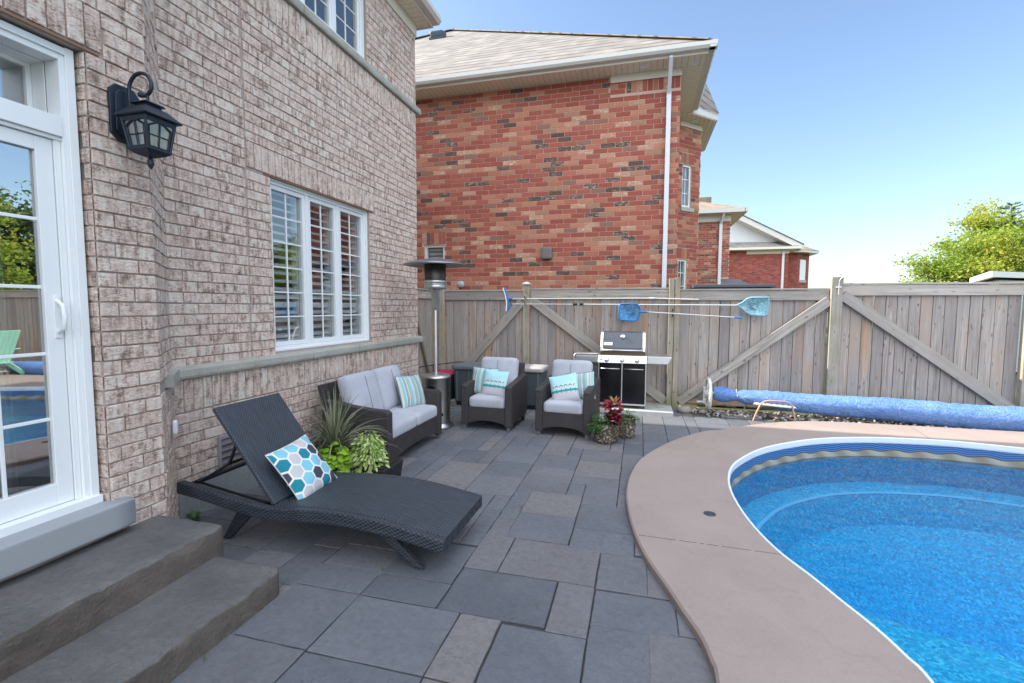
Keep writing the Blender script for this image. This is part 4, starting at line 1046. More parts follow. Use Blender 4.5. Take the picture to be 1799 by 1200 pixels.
m = MB(); strip(m, [(-1.118,.226),(-1.081,.2305)], 2.546, 3.154, .078); m.build("end_rail", WICK, lg, world=True, bevel=.006)
m = MB(); m.tube([(-3.03,2.54,.345),(-3.03,3.16,.345)], .018, 8); m.tube([(-2.42,2.54,.25),(-2.42,3.16,.25)], .018, 8); m.tube([(-2.28,2.54,.225),(-2.28,3.16,.225)], .018, 8)
m.tube([(-2.68,2.66,.715),(-2.75,2.63,.50),(-2.98,2.60,.36)], .011, 8); m.tube([(-2.68,3.04,.715),(-2.75,3.07,.50),(-2.98,3.1,.36)], .011, 8)
m.tube([(-2.40,2.60,.27),(-2.7,2.60,.31),(-3.02,2.60,.36)], .010, 8); m.tube([(-2.40,3.10,.27),(-2.7,3.10,.31),(-3.02,3.10,.36)], .010, 8)
m.tube([(-2.75,2.62,.50),(-2.75,3.08,.50)], .010, 8)
m.build("support_frame", BLKM, lg, world=True)
# backrest: a slab in its own plane
bp0, bp1 = Vector((-2.305,0,.292)), Vector((-2.775,0,.915)); bd_ = (bp1-bp0).normalized(); L_ = (bp1-bp0).length
Mb = Matrix(((bd_.x,0,-bd_.z,bp0.x),(0,1,0,2.55),(bd_.z,0,bd_.x,bp0.z),(0,0,0,1)))   # u along the slope, v along y, w thickness
m = MB(); vs = [Mb @ Vector(p) for p in ((0,0,0),(L_,0,0),(L_,.60,0),(0,.60,0),(0,0,.032),(L_,0,.032),(L_,.60,.032),(0,.60,.032))]
m.add(vs, [(0,3,2,1),(4,5,6,7),(0,1,5,4),(1,2,6,5),(2,3,7,6),(3,0,4,7)], uvs=[[(0,0),(0,.6),(L_,.6),(L_,0)],[(0,0),(L_,0),(L_,.6),(0,.6)],[(0,0),(L_,0),(L_,.03),(0,.03)],[(0,0),(.6,0),(.6,.03),(0,.03)],[(0,0),(L_,0),(L_,.03),(0,.03)],[(0,0),(.6,0),(.6,.03),(0,.03)]])
m.build("backrest", WICKS, lg, world=True, bevel=.008)
def leg(m, foot, top, w0, w1, t0):
    f = Vector(foot); t = Vector(top)
    vs = [f+Vector((-w0,-t0,0)),f+Vector((w0,-t0,0)),f+Vector((w0,t0,0)),f+Vector((-w0,t0,0)),t+Vector((-w1,-t0,0)),t+Vector((w1,-t0,0)),t+Vector((w1,t0,0)),t+Vector((-w1,t0,0))]
    m.add(vs, [(0,3,2,1),(4,5,6,7),(0,1,5,4),(1,2,6,5),(2,3,7,6),(3,0,4,7)])
for y in (2.565, 3.135):
    m = MB(); leg(m, (-2.72,y,0), (-2.52,y,.25), .03, .075, .018); m.build("leg", WICK, lg, world=True, bevel=.006)
    m = MB(); leg(m, (-1.26,y,0), (-1.55,y,.235), .03, .055, .018); m.build("leg", WICK, lg, world=True, bevel=.006)

# ================================================================== PILLOWS
def pillow_mesh(w_, h_, t_, n=18, seed=0):
    m = MB(); vs = []; fs = []; uvs = []
    from mathutils import noise
    def P(i, k, side):
        u, v = -1+2*i/n, -1+2*k/n
        e = (1-abs(u)**2.6)*(1-abs(v)**2.6)
        pin_ = 1 - .055*(1-abs(v)**2)*(1 if abs(u) > .0 else 0)*abs(u)**3
        pin2 = 1 - .055*(1-abs(u)**2)*abs(v)**3
        th = t_/2*(max(e,0)**.55) * (1+.16*noise.noise(Vector((u*2+seed, v*2, side*3))))
        return (u*w_/2*pin_, side*th, v*h_/2*pin2)
    for side in (-1, 1):
        b = len(vs)
        for k in range(n+1):
            for i in range(n+1): vs.append(P(i,k,side))
        for k in range(n):
            for i in range(n):
                a = b+k*(n+1)+i; f = (a,a+1,a+n+2,a+n+1); q = [(i/n,k/n),((i+1)/n,k/n),((i+1)/n,(k+1)/n),(i/n,(k+1)/n)]
                if side > 0: f = f[::-1]; q = q[::-1]
                fs.append(f); uvs.append(q)
    m.add(vs, fs, uvs=uvs, smooth=True); return m
def piping(m, w_, h_):
    pts = []
    for i in range(65):
        t = i/64*4; k = int(t) % 4; f = t-int(t)
        c = [(-1,-1),(1,-1),(1,1),(-1,1)]; a, b = c[k], c[(k+1)%4]
        u, v = a[0]+(b[0]-a[0])*f, a[1]+(b[1]-a[1])*f
        pts.append((u*w_/2*(1-.055*(1-v*v)*abs(u)**3), 0, v*h_/2*(1-.055*(1-u*u)*abs(v)**3)))
    m.tube(pts, .004, 6, caps=False)
def pillow(name, label, mat, w_, h_, t_, mat4, pipe=None, group=None, seed=0):
    o = pillow_mesh(w_, h_, t_, seed=seed).build(name, mat); o.matrix_world = mat4; tag(o, label, "pillow", group)
    if pipe:
        m = MB(); piping(m, w_, h_); c = m.build("piping", pipe); c.parent = o
    return o
PIPED = m_fabric("dark_piping", (.10,.16,.20)); PIPEW = m_fabric("white_piping", (.6,.6,.58))
Zc = bd_.copy(); Xc = Vector((0,1,0)); Yc = Zc.cross(Xc)
rotp = Matrix.Rotation(R(-5), 3, Yc)
Mx = (rotp @ Matrix((Xc, Yc, Zc)).transposed()).to_4x4()
pc = Vector((-2.315, 2.845, .44)); Mx.translation = pc
pillow("hexagon_pillow", "square pillow with teal and grey hexagons leaning on the sun lounger", HEX, .43, .42, .13, Mx, PIPEW)

# ================================================================== WICKER SEATING
def wicker_seat(label, name, cat, W, loc, rz, seats=1, group=None):
    t = thing(name, label, cat, loc, rz, group); D = .74; A = .092; hw = W/2
    # side panels with gently rising arm tops
    for s in (-1, 1):
        m = MB(); xa, xb = (s*hw, s*(hw-A)) if s < 0 else (hw-A, hw)
        xa, xb = min(xa,xb), max(xa,xb)
        poly = [(0,.05),(0,.565),(.03,.590),(.20,.600),(.42,.622),(.60,.655),(D,.665),(D,.13),(D-.05,.09),(.10,.09),(.085,.05)]
        m.prism(poly, xa, xb, axis='x'); m.build("arm", WICKB, t, bevel=.010)
    m = MB(); n_ = 12; pts = [(-hw+A,.30),(hw-A,.30)]
    for i in range(n_+1):
        x = hw-A - (W-2*A)*i/n_; pts.append((x, .075+.045*(1-((x)/(hw-A))**2)))
    m.prism(pts, .012, .05, axis='y'); m.build("front_apron", WICKB, t, bevel=.005)
    m = MB(); m.box(-hw+A,hw-A,.051,D-.02,.20,.27); m.build("seat_deck", WICKB, t)
    # back
    th = R(14); mm = Matrix.Translation((0,D-.10,.20)) @ Matrix.Rotation(-th, 4, 'X')
    m = MB(); m.box(-hw+A*.6,hw-A*.6,0,.045,0,.63, m=mm); m.build("back_frame", WICKB, t, bevel=.012)
    for sx in (-1,1):
        for yy in (.03, D-.06):
            m = MB(); m.box(sx*(hw-.045)-.022,sx*(hw-.045)+.022,yy-.02,yy+.025,0,.052 if yy < .1 else .092); m.build("leg", BLKM if yy > .1 else plain("grey_leg_foot",(.09,.11,.12),.5), t, bevel=.003)
    sw = (W-2*A-.006)/seats
    for i in range(seats):
        xc = -hw+A+.003+sw*(i+.5)
        m = MB(); m.rbox(sw-.004,.60,.145,.045,0,10,Matrix.Translation((xc,.305,.352)),pz=.022); m.build("seat_cushion", CUSH, t)
        m = MB(); bw_ = sw-.004 if seats > 1 else sw+.03
        mm = Matrix.Translation((xc,D-.215,.655)) @ Matrix.Rotation(-R(15), 4, 'X')
        m.rbox(bw_,.15,.50,.06,.028,10,mm); m.build("back_cushion", CUSH, t)
        m = MB(); m.beam(mm @ Vector((0,-.1035,-.23)), mm @ Vector((0,-.1035,.20)), .004, .003, side=(0,1,0)) 
        so = m.build("seam", m_seam, t)
    return t
m_seam = m_fabric("cushion_seam", (.2,.2,.23))
c1 = wicker_seat("wicker armchair with grey cushions in front of the dark deck boxes, nearer the heater", "wicker_armchair", "armchair", .70, (-1.905,5.80,0), R(-2.6), group="pair of wicker armchairs")
c2 = wicker_seat("wicker armchair with grey cushions beside the potted flowers", "wicker_armchair", "armchair", .70, (-.895,5.745,0), R(-4.4), group="pair of wicker armchairs")
sofa = wicker_seat("two seat wicker sofa with grey cushions against the brick wall", "wicker_loveseat", "sofa", 1.29, (-2.315,4.685,0), R(90), seats=2)

def upright(x, y, z, yaw, lean, roll):
    return Matrix.Translation((x,y,z)) @ Matrix.Rotation(R(yaw),4,'Z') @ Matrix.Rotation(R(-lean),4,'X') @ Matrix.Rotation(R(roll),4,'Y')
pillow("striped_pillow", "blue and cream striped pillow at the far end of the sofa", STRIPE, .42, .40, .14, upright(-2.60,5.08,.60,78,20,4), PIPED, "striped pillows", 1)
pillow("striped_pillow", "striped pillow behind the bird print pillow on the armchair near the heater", STRIPE, .38, .37, .12, upright(-2.03,6.12,.595,-4,16,2), PIPED, "striped pillows", 2)
pillow("striped_pillow", "striped pillow behind the bird print pillow on the armchair beside the flowers", STRIPE, .38, .36, .12, upright(-.715,6.08,.59,-6,18,-8), PIPED, "striped pillows", 3)
pillow("bird_pillow", "aqua pillow with printed shorebirds sitting upright on the armchair near the heater", BIRD, .36, .36, .12, upright(-1.845,6.01,.585,-8,18,3), None, "bird print pillows", 4)
pillow("bird_pillow", "aqua pillow with printed shorebirds tilted on the armchair beside the flowers", BIRD, .36, .36, .12, upright(-.905,5.96,.575,-2,22,-13), None, "bird print pillows", 5)

# ================================================================== PATIO HEATER
ht = thing("patio_heater", "tall stainless patio heater with round hood by the house corner", "patio heater", (-2.62,5.84,0)); c = (-2.62,5.84,0)
one(lambda m: (m.lathe([(0,.002),(.235,.002),(.24,.02),(.20,.05),(.195,.06)], c, 40)), "base", CHROME, ht, world=True)
def hb(m):
    m.lathe([(.19,.06),(.192,.30),(.192,.655),(.196,.66),(.196,.68),(.185,.695),(.10,.715),(.03,.72),(0,.72)], c, 40)
one(hb, "tank_housing", CHROME, ht, world=True)
m = MB(); m.rbox(.10,.02,.06,.02,n=6,m=Matrix.Translation((-2.60,5.648,.55))); m.build("housing_opening", BLKG, ht, world=True)
m = MB(); m.lathe([(0,0),(.022,0),(.02,.004),(0,.004)], (-2.48,5.705,.19), 14, m=Matrix.Rotation(R(90),4,'X')); m.build("gas_dial", BLKG, ht, world=True)
one(lambda m: m.tube([(c[0],c[1],.72),(c[0],c[1],1.60)], .021, 16), "pole", STEEL2, ht, world=True)
one(lambda m: m.lathe([(.022,1.56),(.055,1.60),(.055,1.82),(.075,1.83)], c, 28), "control_collar", CHROME, ht, world=True)
one(lambda m: m.lathe([(.075,1.83),(.135,1.84),(.148,1.85),(.148,1.89),(.140,1.895),(.140,1.91),(.150,1.915),(.150,1.95),(.142,1.955)], c, 32), "burner", CHROME, ht, world=True)
one(lambda m: m.lathe([(.140,1.955),(.148,2.16),(.14,2.165)], c, 36), "emitter_screen", plain("dark_perforated_steel",(.07,.065,.05),.4,.8,var=.3,sc=60), ht, world=True)
one(lambda m: m.lathe([(.0,2.222),(.10,2.22),(.22,2.205),(.32,2.182),(.40,2.157),(.415,2.15),(.416,2.156),(.40,2.166),(.32,2.192),(.22,2.216),(.10,2.232),(.03,2.238),(.02,2.25),(0,2.25)], c, 56), "hood", plain("aluminium_hood",(.34,.34,.38),.35,.9,var=.08), ht, world=True)

# ================================================================== DECK BOXES, BIN
def deckbox(x, lab, lidmat):
    t = thing("deck_box", lab, "deck box", (x,7.40,0), 0, "pair of resin deck boxes")
    m = MB(); m.prism([(-.34,.06),(-.355,.59),(.355,.59),(.34,.06)], -.22,.24); m.build("body", BOXP, t, bevel=.012)
    m = MB()
    for xx in (-.30,-.10,.10,.30): m.box(xx-.012,xx+.012,-.232,-.221,.08,.57)
    m.build("rib", BOXL, t, bevel=.004)
    m = MB(); m.rbox(.77,.53,.07,.02,0,8,Matrix.Translation((0,.005,.625)),pz=.02); m.build("lid", lidmat, t)
    m = MB(); m.box(-.33,.33,-.2,.22,.0,.06); m.build("plinth", BLKM, t)
    return t
deckbox(-2.55, "dark resin deck box beside the magenta lidded bin", BOXL); deckbox(-1.80, "resin deck box with sunlit lid between the two armchairs", RESL)
t = thing("storage_bin", "dark plastic bin with magenta lid standing behind the heater", "storage bin", (-3.07,7.25,0))
one(lambda m: m.prism([(-.15,.10),(-.18,.50),(.16,.50),(.13,.10)], -.17,.17), "body", plain("navy_plastic",(.012,.016,.025),.4), t, bevel=.01)
one(lambda m: m.rbox(.38,.40,.05,.018,0,8,Matrix.Translation((-.01,0,.525)),pz=.012), "lid", MAG, t)
m = MB(); m.box(-.22,.20,-.2,.2,0,.09); o = m.build("pallet", WOODR); o.location = (-3.07,7.25,0); tag(o, "low weathered wooden block under the magenta lidded bin", "wood block")
m = MB(); m.box(-.16,.16,-.12,.12,0,.035); o = m.build("paver_offcut", CONC, bevel=.004); o.location = (-2.12,7.02,0); tag(o, "loose pale paver lying in front of the first deck box", "paver")
m = MB(); m.tube([(-3.46,6.95,0),(-3.46,6.95,.60),(-3.40,7.0,.635),(-3.0,7.62,.66),(-2.75,7.66,.645)], .008, 8); m.tube([(-3.46,7.6,0),(-3.46,7.6,.60),(-3.40,7.62,.63)], .008, 8); m.tube([(-3.46,6.95,.33),(-3.46,7.6,.33)], .006, 8)
o = m.build("wire_stand", BLKM); tag(o, "thin black tubular stand behind the patio heater", "stand")

# ================================================================== GRILL
one(lambda m: m.box(-.68,.52,7.30,7.86,-.02,.055), "slab_raw", CONC)
o = bpy.data.objects["slab_raw"]; o.name = "concrete_slab"; o.data.name = "concrete_slab"; tag(o, "pale concrete slab under the gas grill", "slab"); bb = o.modifiers.new("b",'BEVEL'); bb.width=.006; bb.segments=2
gr = thing("gas_grill", "stainless and black gas grill against the wooden fence", "grill", (-.24,7.65,.055)); GY = 7.42
def G(fn, name, mat, **k): return one(fn, name, mat, gr, world=True, **k)
G(lambda m: (m.box(-.595,.115,GY+.02,GY+.44,.125,.745), ), "cabinet", BLKM, bevel=.004)
G(lambda m: (m.box(-.600,-.585,GY-.004,GY+.018,.105,.748), m.box(.105,.120,GY-.004,GY+.018,.105,.748), m.box(-.248,-.232,GY-.004,GY+.018,.13,.748), m.box(-.585,.105,GY-.004,GY+.018,.105,.128)), "cabinet_frame", STEEL2, bevel=.002)
for a, b in ((-.583,-.250),(-.230,.103)):
    dd = G(lambda m: m.box(a,b,GY-.001,GY+.016,.130,.742), "cabinet_door", BLKG, bevel=.003)
    h = G(lambda m: (m.tube([(a+.03,GY-.003,.668),(a+.03,GY-.03,.668),(b-.03,GY-.03,.668),(b-.03,GY-.003,.668)], .008, 10)), "door_handle", STEEL2); h.parent = dd
pan = G(lambda m: m.prism([(GY-.045,.752),(GY-.060,.762),(GY-.02,.872),(GY+.44,.872),(GY+.44,.752)], -.605,.125, axis='x'), "control_panel", STEEL2, bevel=.003)
for kx in (-.47,-.24,-.02):
    k = G(lambda m: m.lathe([(.036,0),(.036,.006),(.026,.008),(.024,.034),(.018,.038),(0,.038)], (kx,GY-.050,.805), 20, m=Matrix.Rotation(R(72),4,'X')), "knob", STEEL2); k.parent = pan
k = G(lambda m: m.lathe([(.012,0),(.011,.01),(0,.011)], (-.555,GY-.048,.81), 12, m=Matrix.Rotation(R(72),4,'X')), "ignition_button", BLKG); k.parent = pan
G(lambda m: m.prism([(GY+.02,.873),(GY+.02,.925),(GY+.42,.925),(GY+.42,.873)], -.575,.10, axis='x'), "firebox", plain("brown_stained_steel",(.12,.09,.06),.4,.7), bevel=.003)
lp = [(GY+.015,.927),(GY+.02,.99),(GY+.075,1.13),(GY+.15,1.215),(GY+.22,1.235),(GY+.34,1.215),(GY+.42,1.12),(GY+.43,.927)]
lid = G(lambda m: m.prism(lp, -.53,.055, axis='x'), "lid", GREYG, bevel=.006)
for a, b in ((-.575,-.532),(.057,.10)):
    G(lambda m: m.prism([(y_-.006 if y_ < GY+.2 else y_+.004, z_+.004) for y_, z_ in lp], a, b, axis='x'), "lid_end_cap", STEEL2, bevel=.006)
h = G(lambda m: m.tube([(-.53,GY+.01,.965),(-.53,GY-.035,.955),(.05,GY-.035,.955),(.05,GY+.01,.965)], .011, 10), "lid_handle", STEEL2)
ln = Vector((0,-.93,.37))
g_ = G(lambda m: (m.lathe([(.034,-.01),(.034,.012),(.030,.022),(0,.022)], (-.235,GY+.075,1.155), 24, m=ln.to_track_quat('Z','Y').to_matrix().to_4x4())), "thermometer", STEEL2)
G(lambda m: m.box(-.065,.065,-.004,.0,-.024,.024, m=Matrix.Translation((-.455,GY+.035,1.045)) @ Matrix.Rotation(R(-21.5),4,'X')), "badge", STEEL2, bevel=.002)
cu = bpy.data.curves.new("t",'FONT'); cu.body = "weber"; cu.size = .042; cu.align_x = 'CENTER'; cu.align_y = 'CENTER'; cu.extrude = .0008
to = bpy.data.objects.new("t", cu); COL.objects.link(to); bpy.context.view_layer.update(); me = bpy.data.meshes.new_from_object(to); bpy.data.objects.remove(to); bpy.data.curves.remove(cu)
me.materials.append(BLKG); me.name = "badge_text"; tx = bpy.data.objects.new("badge_text", me); COL.objects.link(tx)
me.transform(gr.matrix_basis.inverted() @ Matrix.Translation((-.455,GY+.029,1.047)) @ Matrix.Rotation(R(90-21.5),4,'X')); tx.parent = gr
G(lambda m: (m.box(-.965,-.61,GY-.02,GY+.40,.855,.878), m.box(-.605-.34,-.61,GY-.03,GY-.012,.76,.856), m.tube([(-.965,GY-.02,.75),(-.975,GY-.02,.85),(-.95,GY-.02,.885),(-.61,GY-.02,.887)], .014, 8)), "side_shelf", CHROME, bevel=.004)
G(lambda m: (m.prism([(.13,.872),(.475,.868),(.478,.855),(.43,.76),(.13,.76)], GY-.035,GY-.015), m.box(.13,.47,GY-.014,GY+.40,.84,.870)), "side_shelf", STEEL2, bevel=.004)
for x_ in (-.57,.09):
    for y_ in (GY+.05,GY+.40): G(lambda m: m.lathe([(.0,-.012),(.022,-.012),(.025,-.008),(.025,.008),(.022,.012),(0,.012)], (x_,y_,.081), 16, m=Matrix.Rotation(R(90),4,'Y')), "caster", BLKM)
G(lambda m: m.box(-.59,.11,GY+.03,GY+.43,.106,.124), "base_panel", BLKM)

# ================================================================== PLANTS
def blade(m, c, az, L, wd, up, droop, n=7, col=None):
    d = Vector((cos(az), sin(az), 0)); s_ = Vector((-sin(az), cos(az), 0)); vs = []; col = col or (random.random(),)*3
    p = Vector(c); ang = up
    for i in range(n+1):
        t = i/n; ww = wd*(1-t**1.6)*(.5+.5*min(1,t*4)) + .0006
        vs += [tuple(p - s_*ww/2), tuple(p + s_*ww/2 + Vector((0,0,.15*ww)))]
        p = p + (d*cos(ang) + Vector((0,0,1))*sin(ang))*(L/n); ang -= droop/n*(0.4+1.2*t)
    m.add(vs, [(2*i,2*i+1,2*i+3,2*i+2) for i in range(n)], col, smooth=True)
def leaf(m, p, L, wd, d, up, col=None):
    d = d.normalized(); s_ = d.cross(up); s_ = s_.normalized() if s_.length > 1e-4 else Vector((1,0,0)); nn = s_.cross(d)
    p = Vector(p); vs = [p, p+d*L*.35+s_*wd*.5, p+d*L*.75+s_*wd*.32-nn*L*.04, p+d*L-nn*L*.12, p+d*L*.75-s_*wd*.32-nn*L*.04, p+d*L*.35-s_*wd*.5, p+d*L*.5+nn*wd*.10]
    m.add([tuple(v) for v in vs], [(0,1,6),(1,2,6),(2,3,6),(3,4,6),(4,5,6),(5,0,6)], col)
def rv(): 
    v = Vector((random.gauss(0,1),random.gauss(0,1),random.gauss(0,1))); return v.normalized()
pl = thing("mixed_planter", "black planter of spiky, lime and variegated plants beside the sofa", "planter", (-2.42,3.62,0))
def PLm(m):
    m.prism([(-.36,.0),(-.40,.235),(.40,.235),(.36,.0)], -.17,.17)
one(PLm, "planter_box", DARKW, pl, bevel=.01); one(lambda m: m.box(-.37,.37,-.15,.15,.2355,.245), "soil", SOIL, pl)
m = MB()
for i in range(190):
    az = random.uniform(0, 2*pi); t = random.random()
    if t < .10: blade(m, (-.21,.03,.25+random.uniform(0,.08)), az, random.uniform(.55,.70), .018, R(random.uniform(74,89)), R(random.uniform(0,14)))
    elif t < .38: blade(m, (-.21,.03,.25+random.uniform(0,.12)), az, random.uniform(.42,.58), .016, R(random.uniform(50,78)), R(random.uniform(40,90)))
    else: blade(m, (-.21,.03,.24+random.uniform(0,.12)), az, random.uniform(.36,.66), .013, R(random.uniform(15,60)), R(random.uniform(70,140)))
m.build("spiky_plant", L_SPK, pl)
m = MB()
for i in range(260):
    a = random.uniform(0,2*pi); r_ = random.random()**.5
    p = (-.10+.15*r_*cos(a), -.15+.10*r_*sin(a), .27+.13*(1-r_*r_)+random.uniform(-.08,.02)-(.10*r_ if sin(a) < 0 else 0)); d_ = Vector((cos(a),sin(a)*1.0-.4,random.uniform(-.6,.3)))
    L0 = random.uniform(.05,.085); leaf(m, p, L0, L0*.95, d_, Vector((0,-.25,1))+rv()*.3)
m.build("lime_vine", L_LIME, pl)
m = MB()
for i in range(900):
    a = random.uniform(0,2*pi); r_ = random.random()**.5; zz = random.random()
    R0 = .17*(1-.35*zz); p = (.19+R0*r_*cos(a), -.06+R0*.85*r_*sin(a), .22+.31*zz*(1-.3*r_*r_)+random.uniform(-.02,.03)); d_ = Vector((cos(a)*r_,sin(a)*r_,random.uniform(-1.0,.1)))
    L0 = random.uniform(.035,.06); leaf(m, p, L0, L0*.42, d_, Vector((0,-.2,1))+rv()*.5)
m.build("variegated_bush", L_VAR, pl)
m = MB()
for i in range(220):
    a = random.uniform(0,2*pi); r_ = random.random()**.5; leaf(m, (-.33+.13*r_*cos(a), -.02+.14*r_*sin(a), .25+random.uniform(0,.12)), random.uniform(.03,.06), .02, rv(), rv())
m.build("dried_plant", L_BRN, pl)

def pot(x, y, r_, h_, lab, fol):
    t = thing("stone_flower_pot", lab, "flower pot", (x,y,0))
    m = MB(); m.lathe([(0,.004),(r_*.86,.004),(r_*.93,.02),(r_*1.02,h_*.5),(r_*.98,h_*.93),(r_*.99,h_),(r_*.86,h_),(r_*.84,h_-.04),(0,h_-.04)], (0,0,0), 32)
    o = m.build("pot", POT, t); one(lambda q: q.lathe([(0,h_-.022),(r_*.85,h_-.025)], (0,0,0), 20), "soil", SOIL, t); fol(t); return t
def f1(t):
    m = MB()
    for i in range(430):
        a = random.uniform(0,2*pi); r_ = random.random()**.5; p = (-.07+.14*r_*cos(a), -.02+.13*r_*sin(a), .21+.17*(1-r_*r_)*random.random()-.06*r_); leaf(m, p, random.uniform(.03,.05), .024, Vector((cos(a),sin(a)-.3,random.uniform(-.6,.5))), Vector((0,0,1))+rv()*.4)
    m.build("herb_foliage", L_HERB, t)
    m = MB(); mc = MB()
    for k in range(24):
        cx_, cy_, cz_ = random.uniform(-.01,.15), random.uniform(-.06,.08), random.uniform(.24,.44)
        for i in range(13):
            a = i*2.4; el = R(random.uniform(-15,55)); dd = Vector((cos(a)*cos(el), sin(a)*cos(el), sin(el))); q = mc if (i > 11 and cz_ > .3) else m
            leaf(q, (cx_,cy_,cz_), random.uniform(.06,.095), .042, dd, Vector((0,0,1)))
    for i in range(5):
        a = i*1.2; dd = Vector((cos(a)*.6, sin(a)*.5, .9)); leaf(mc, (.09,.02,.46), .11, .03, dd, Vector((0,-.3,1)))
    m.build("crimson_coleus", L_RED, t); mc.build("yellow_coleus_edge", L_CRM, t)
    m = MB()
    for i in range(220):
        a = random.uniform(-2.6,.5); leaf(m, (.05+.14*cos(a), .13*sin(a), random.uniform(.10,.25)), random.uniform(.02,.035), .014, Vector((cos(a),sin(a),-1)), rv())
    m.build("trailing_dried_foliage", L_BRN, t)
def f2(t):
    m = MB()
    for i in range(420):
        a = random.uniform(0,2*pi); r_ = random.random()**.5; p = (.01+.15*r_*cos(a), -.03+.12*r_*sin(a), .24+.16*(1-r_*r_)*random.random()-.03*r_); leaf(m, p, random.uniform(.025,.05), .012, Vector((cos(a),sin(a)-.2,random.uniform(-.4,.7))), Vector((0,0,1))+rv()*.4)
    m.build("herb_foliage", L_HERB, t)
pot(-.355,5.70,.150,.215, "pebble textured pot with crimson coleus in front of the other pot", f1)
pot(-.13,5.98,.115,.255, "pebble textured pot with green herbs behind the crimson flowers", f2)
# weeds at the joints
for (x,y,z,s_,lab) in ((-3.19,2.72,0,.10,"small green weed at the house foundation corner"),(-1.86,1.60,0,.03,"tiny weed at the foot of the lower stone step"),(-1.47,2.47,0,.03,"single green leaf lying on the paving joint")):
    m = MB()
    for i in range(9 if s_ > .05 else 2): leaf(m, (0,0,.01), s_*random.uniform(.6,1), s_*.4, Vector((cos(i*1.9),sin(i*1.9),random.uniform(.3,1.1))), Vector((0,0,1)))
    o = m.build("weed", L_HERB); o.location = (x,y,z); tag(o, lab, "weed")

# ================================================================== FENCE
FY = 8.0
fence = thing("wooden_fence", "long weathered cedar board fence with diagonal braces across the back", "fence", (0,FY,0))
secs = [(-6.6,-3.50,1.90),(-3.38,-1.93,1.905),(-1.81,.44,1.925),(.62,2.685,1.90),(2.845,4.99,1.97),(5.12,7.4,1.97),(7.52,9.95,1.97)]
for (a, b, zt_) in secs:
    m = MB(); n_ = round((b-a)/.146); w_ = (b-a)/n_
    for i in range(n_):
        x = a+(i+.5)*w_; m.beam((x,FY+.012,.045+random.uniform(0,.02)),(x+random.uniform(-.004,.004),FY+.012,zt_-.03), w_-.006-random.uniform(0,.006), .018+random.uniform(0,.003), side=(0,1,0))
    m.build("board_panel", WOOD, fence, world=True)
    m = MB(); m.beam((a,FY-.020,zt_-.105),(b,FY-.020,zt_-.105), .145, .038, side=(0,1,0)); m.build("top_rail", WOODR, fence, world=True, bevel=.003)
    m = MB(); m.beam((a-.01,FY-.0,zt_-.013),(b+.01,FY-.0,zt_-.013), .10, .026, side=(0,0,1)); m.build("cap_board", WOODR, fence, world=True, bevel=.003)
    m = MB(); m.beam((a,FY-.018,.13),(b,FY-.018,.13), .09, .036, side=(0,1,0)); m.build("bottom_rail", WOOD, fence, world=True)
br = [((-3.36,.12),(-1.95,1.70),.135),((-1.80,1.74),(.43,.10),.14),((.63,.10),(2.68,1.72),.14),((2.85,1.80),(4.97,.20),.145),((5.14,.2),(7.38,1.8),.14)]
for (p, q, wd) in br:
    m = MB(); m.beam((p[0],FY-.058,p[1]),(q[0],FY-.058,q[1]), wd, .036, side=(0,1,0)); m.build("brace", WOODR, fence, world=True, bevel=.003)
for (x, zt_, w_, cap) in ((-3.44,1.99,.10,1),(-1.87,1.985,.105,1),(.485,2.065,.078,0),(.572,2.075,.082,0),(2.765,2.06,.145,0),(5.055,2.07,.12,0),(7.46,2.07,.12,0)):
    m = MB(); m.beam((x,FY-.055,-.03),(x,FY-.055,zt_), w_, .10, side=(0,1,0)); po = m.build("post", WOODP, fence, world=True, bevel=.004)
    if cap:
        m = MB(); z = zt_+.001; vs = []
        for h_, zz in ((.072,z),(.072,z+.018),(.015,z+.05)): vs += [(x-h_,FY-.055-h_,zz),(x+h_,FY-.055-h_,zz),(x+h_,FY-.055+h_,zz),(x-h_,FY-.055+h_,zz)]
        m.add(vs, [(3,2,1,0)]+[(i*4+j,i*4+(j+1)%4,i*4+4+(j+1)%4,i*4+4+j) for i in range(2) for j in range(4)]+[(8,9,10,11)]); co_ = m.build("post_cap", SILL, fence, world=True); co_.parent = po
# side gate between house corner and fence
gt = thing("side_gate", "narrow weathered board gate between the house corner and the fence", "gate", (-3.62,7.3,0))
m = MB()
for i in range(9): y = 6.72+.137*(i+.5); m.beam((-3.63,y,.05),(-3.63,y,1.86), .13, .02, side=(1,0,0))
m.build("board_panel", WOOD, gt, world=True)
for zz, ww in ((1.82,.14),(.2,.09)):
    m = MB(); m.beam((-3.60,6.72,zz),(-3.60,7.95,zz), ww, .038, side=(1,0,0)); m.build("rail", WOODR, gt, world=True)
m = MB(); m.beam((-3.56,7.02,1.86),(-3.56,7.86,.15), .12, .036, side=(1,0,0)); m.build("brace", WOODP, gt, world=True)
m = MB(); m.beam((-3.61,6.72,1.905),(-3.61,7.95,1.905), .10, .026, side=(0,0,1)); m.build("cap_board", WOODR, gt, world=True)
# plant hook on the post
m = MB(); pp = [(2.775,FY-.125,1.80),(2.775,FY-.125,1.93)]
for k in range(13): a = R(180-k*16); pp.append((2.835+.06*cos(a), FY-.125-.006*k*.5, 1.98+.075*sin(a)))
pp.append((2.915,FY-.165,1.985)); m.tube(pp, .006, 6); m.box(2.74,2.81,FY-.122,FY-.108,1.90,1.925)
o = m.build("plant_hook", ALU); tag(o, "empty curved white metal plant hook screwed to a fence post", "hook")

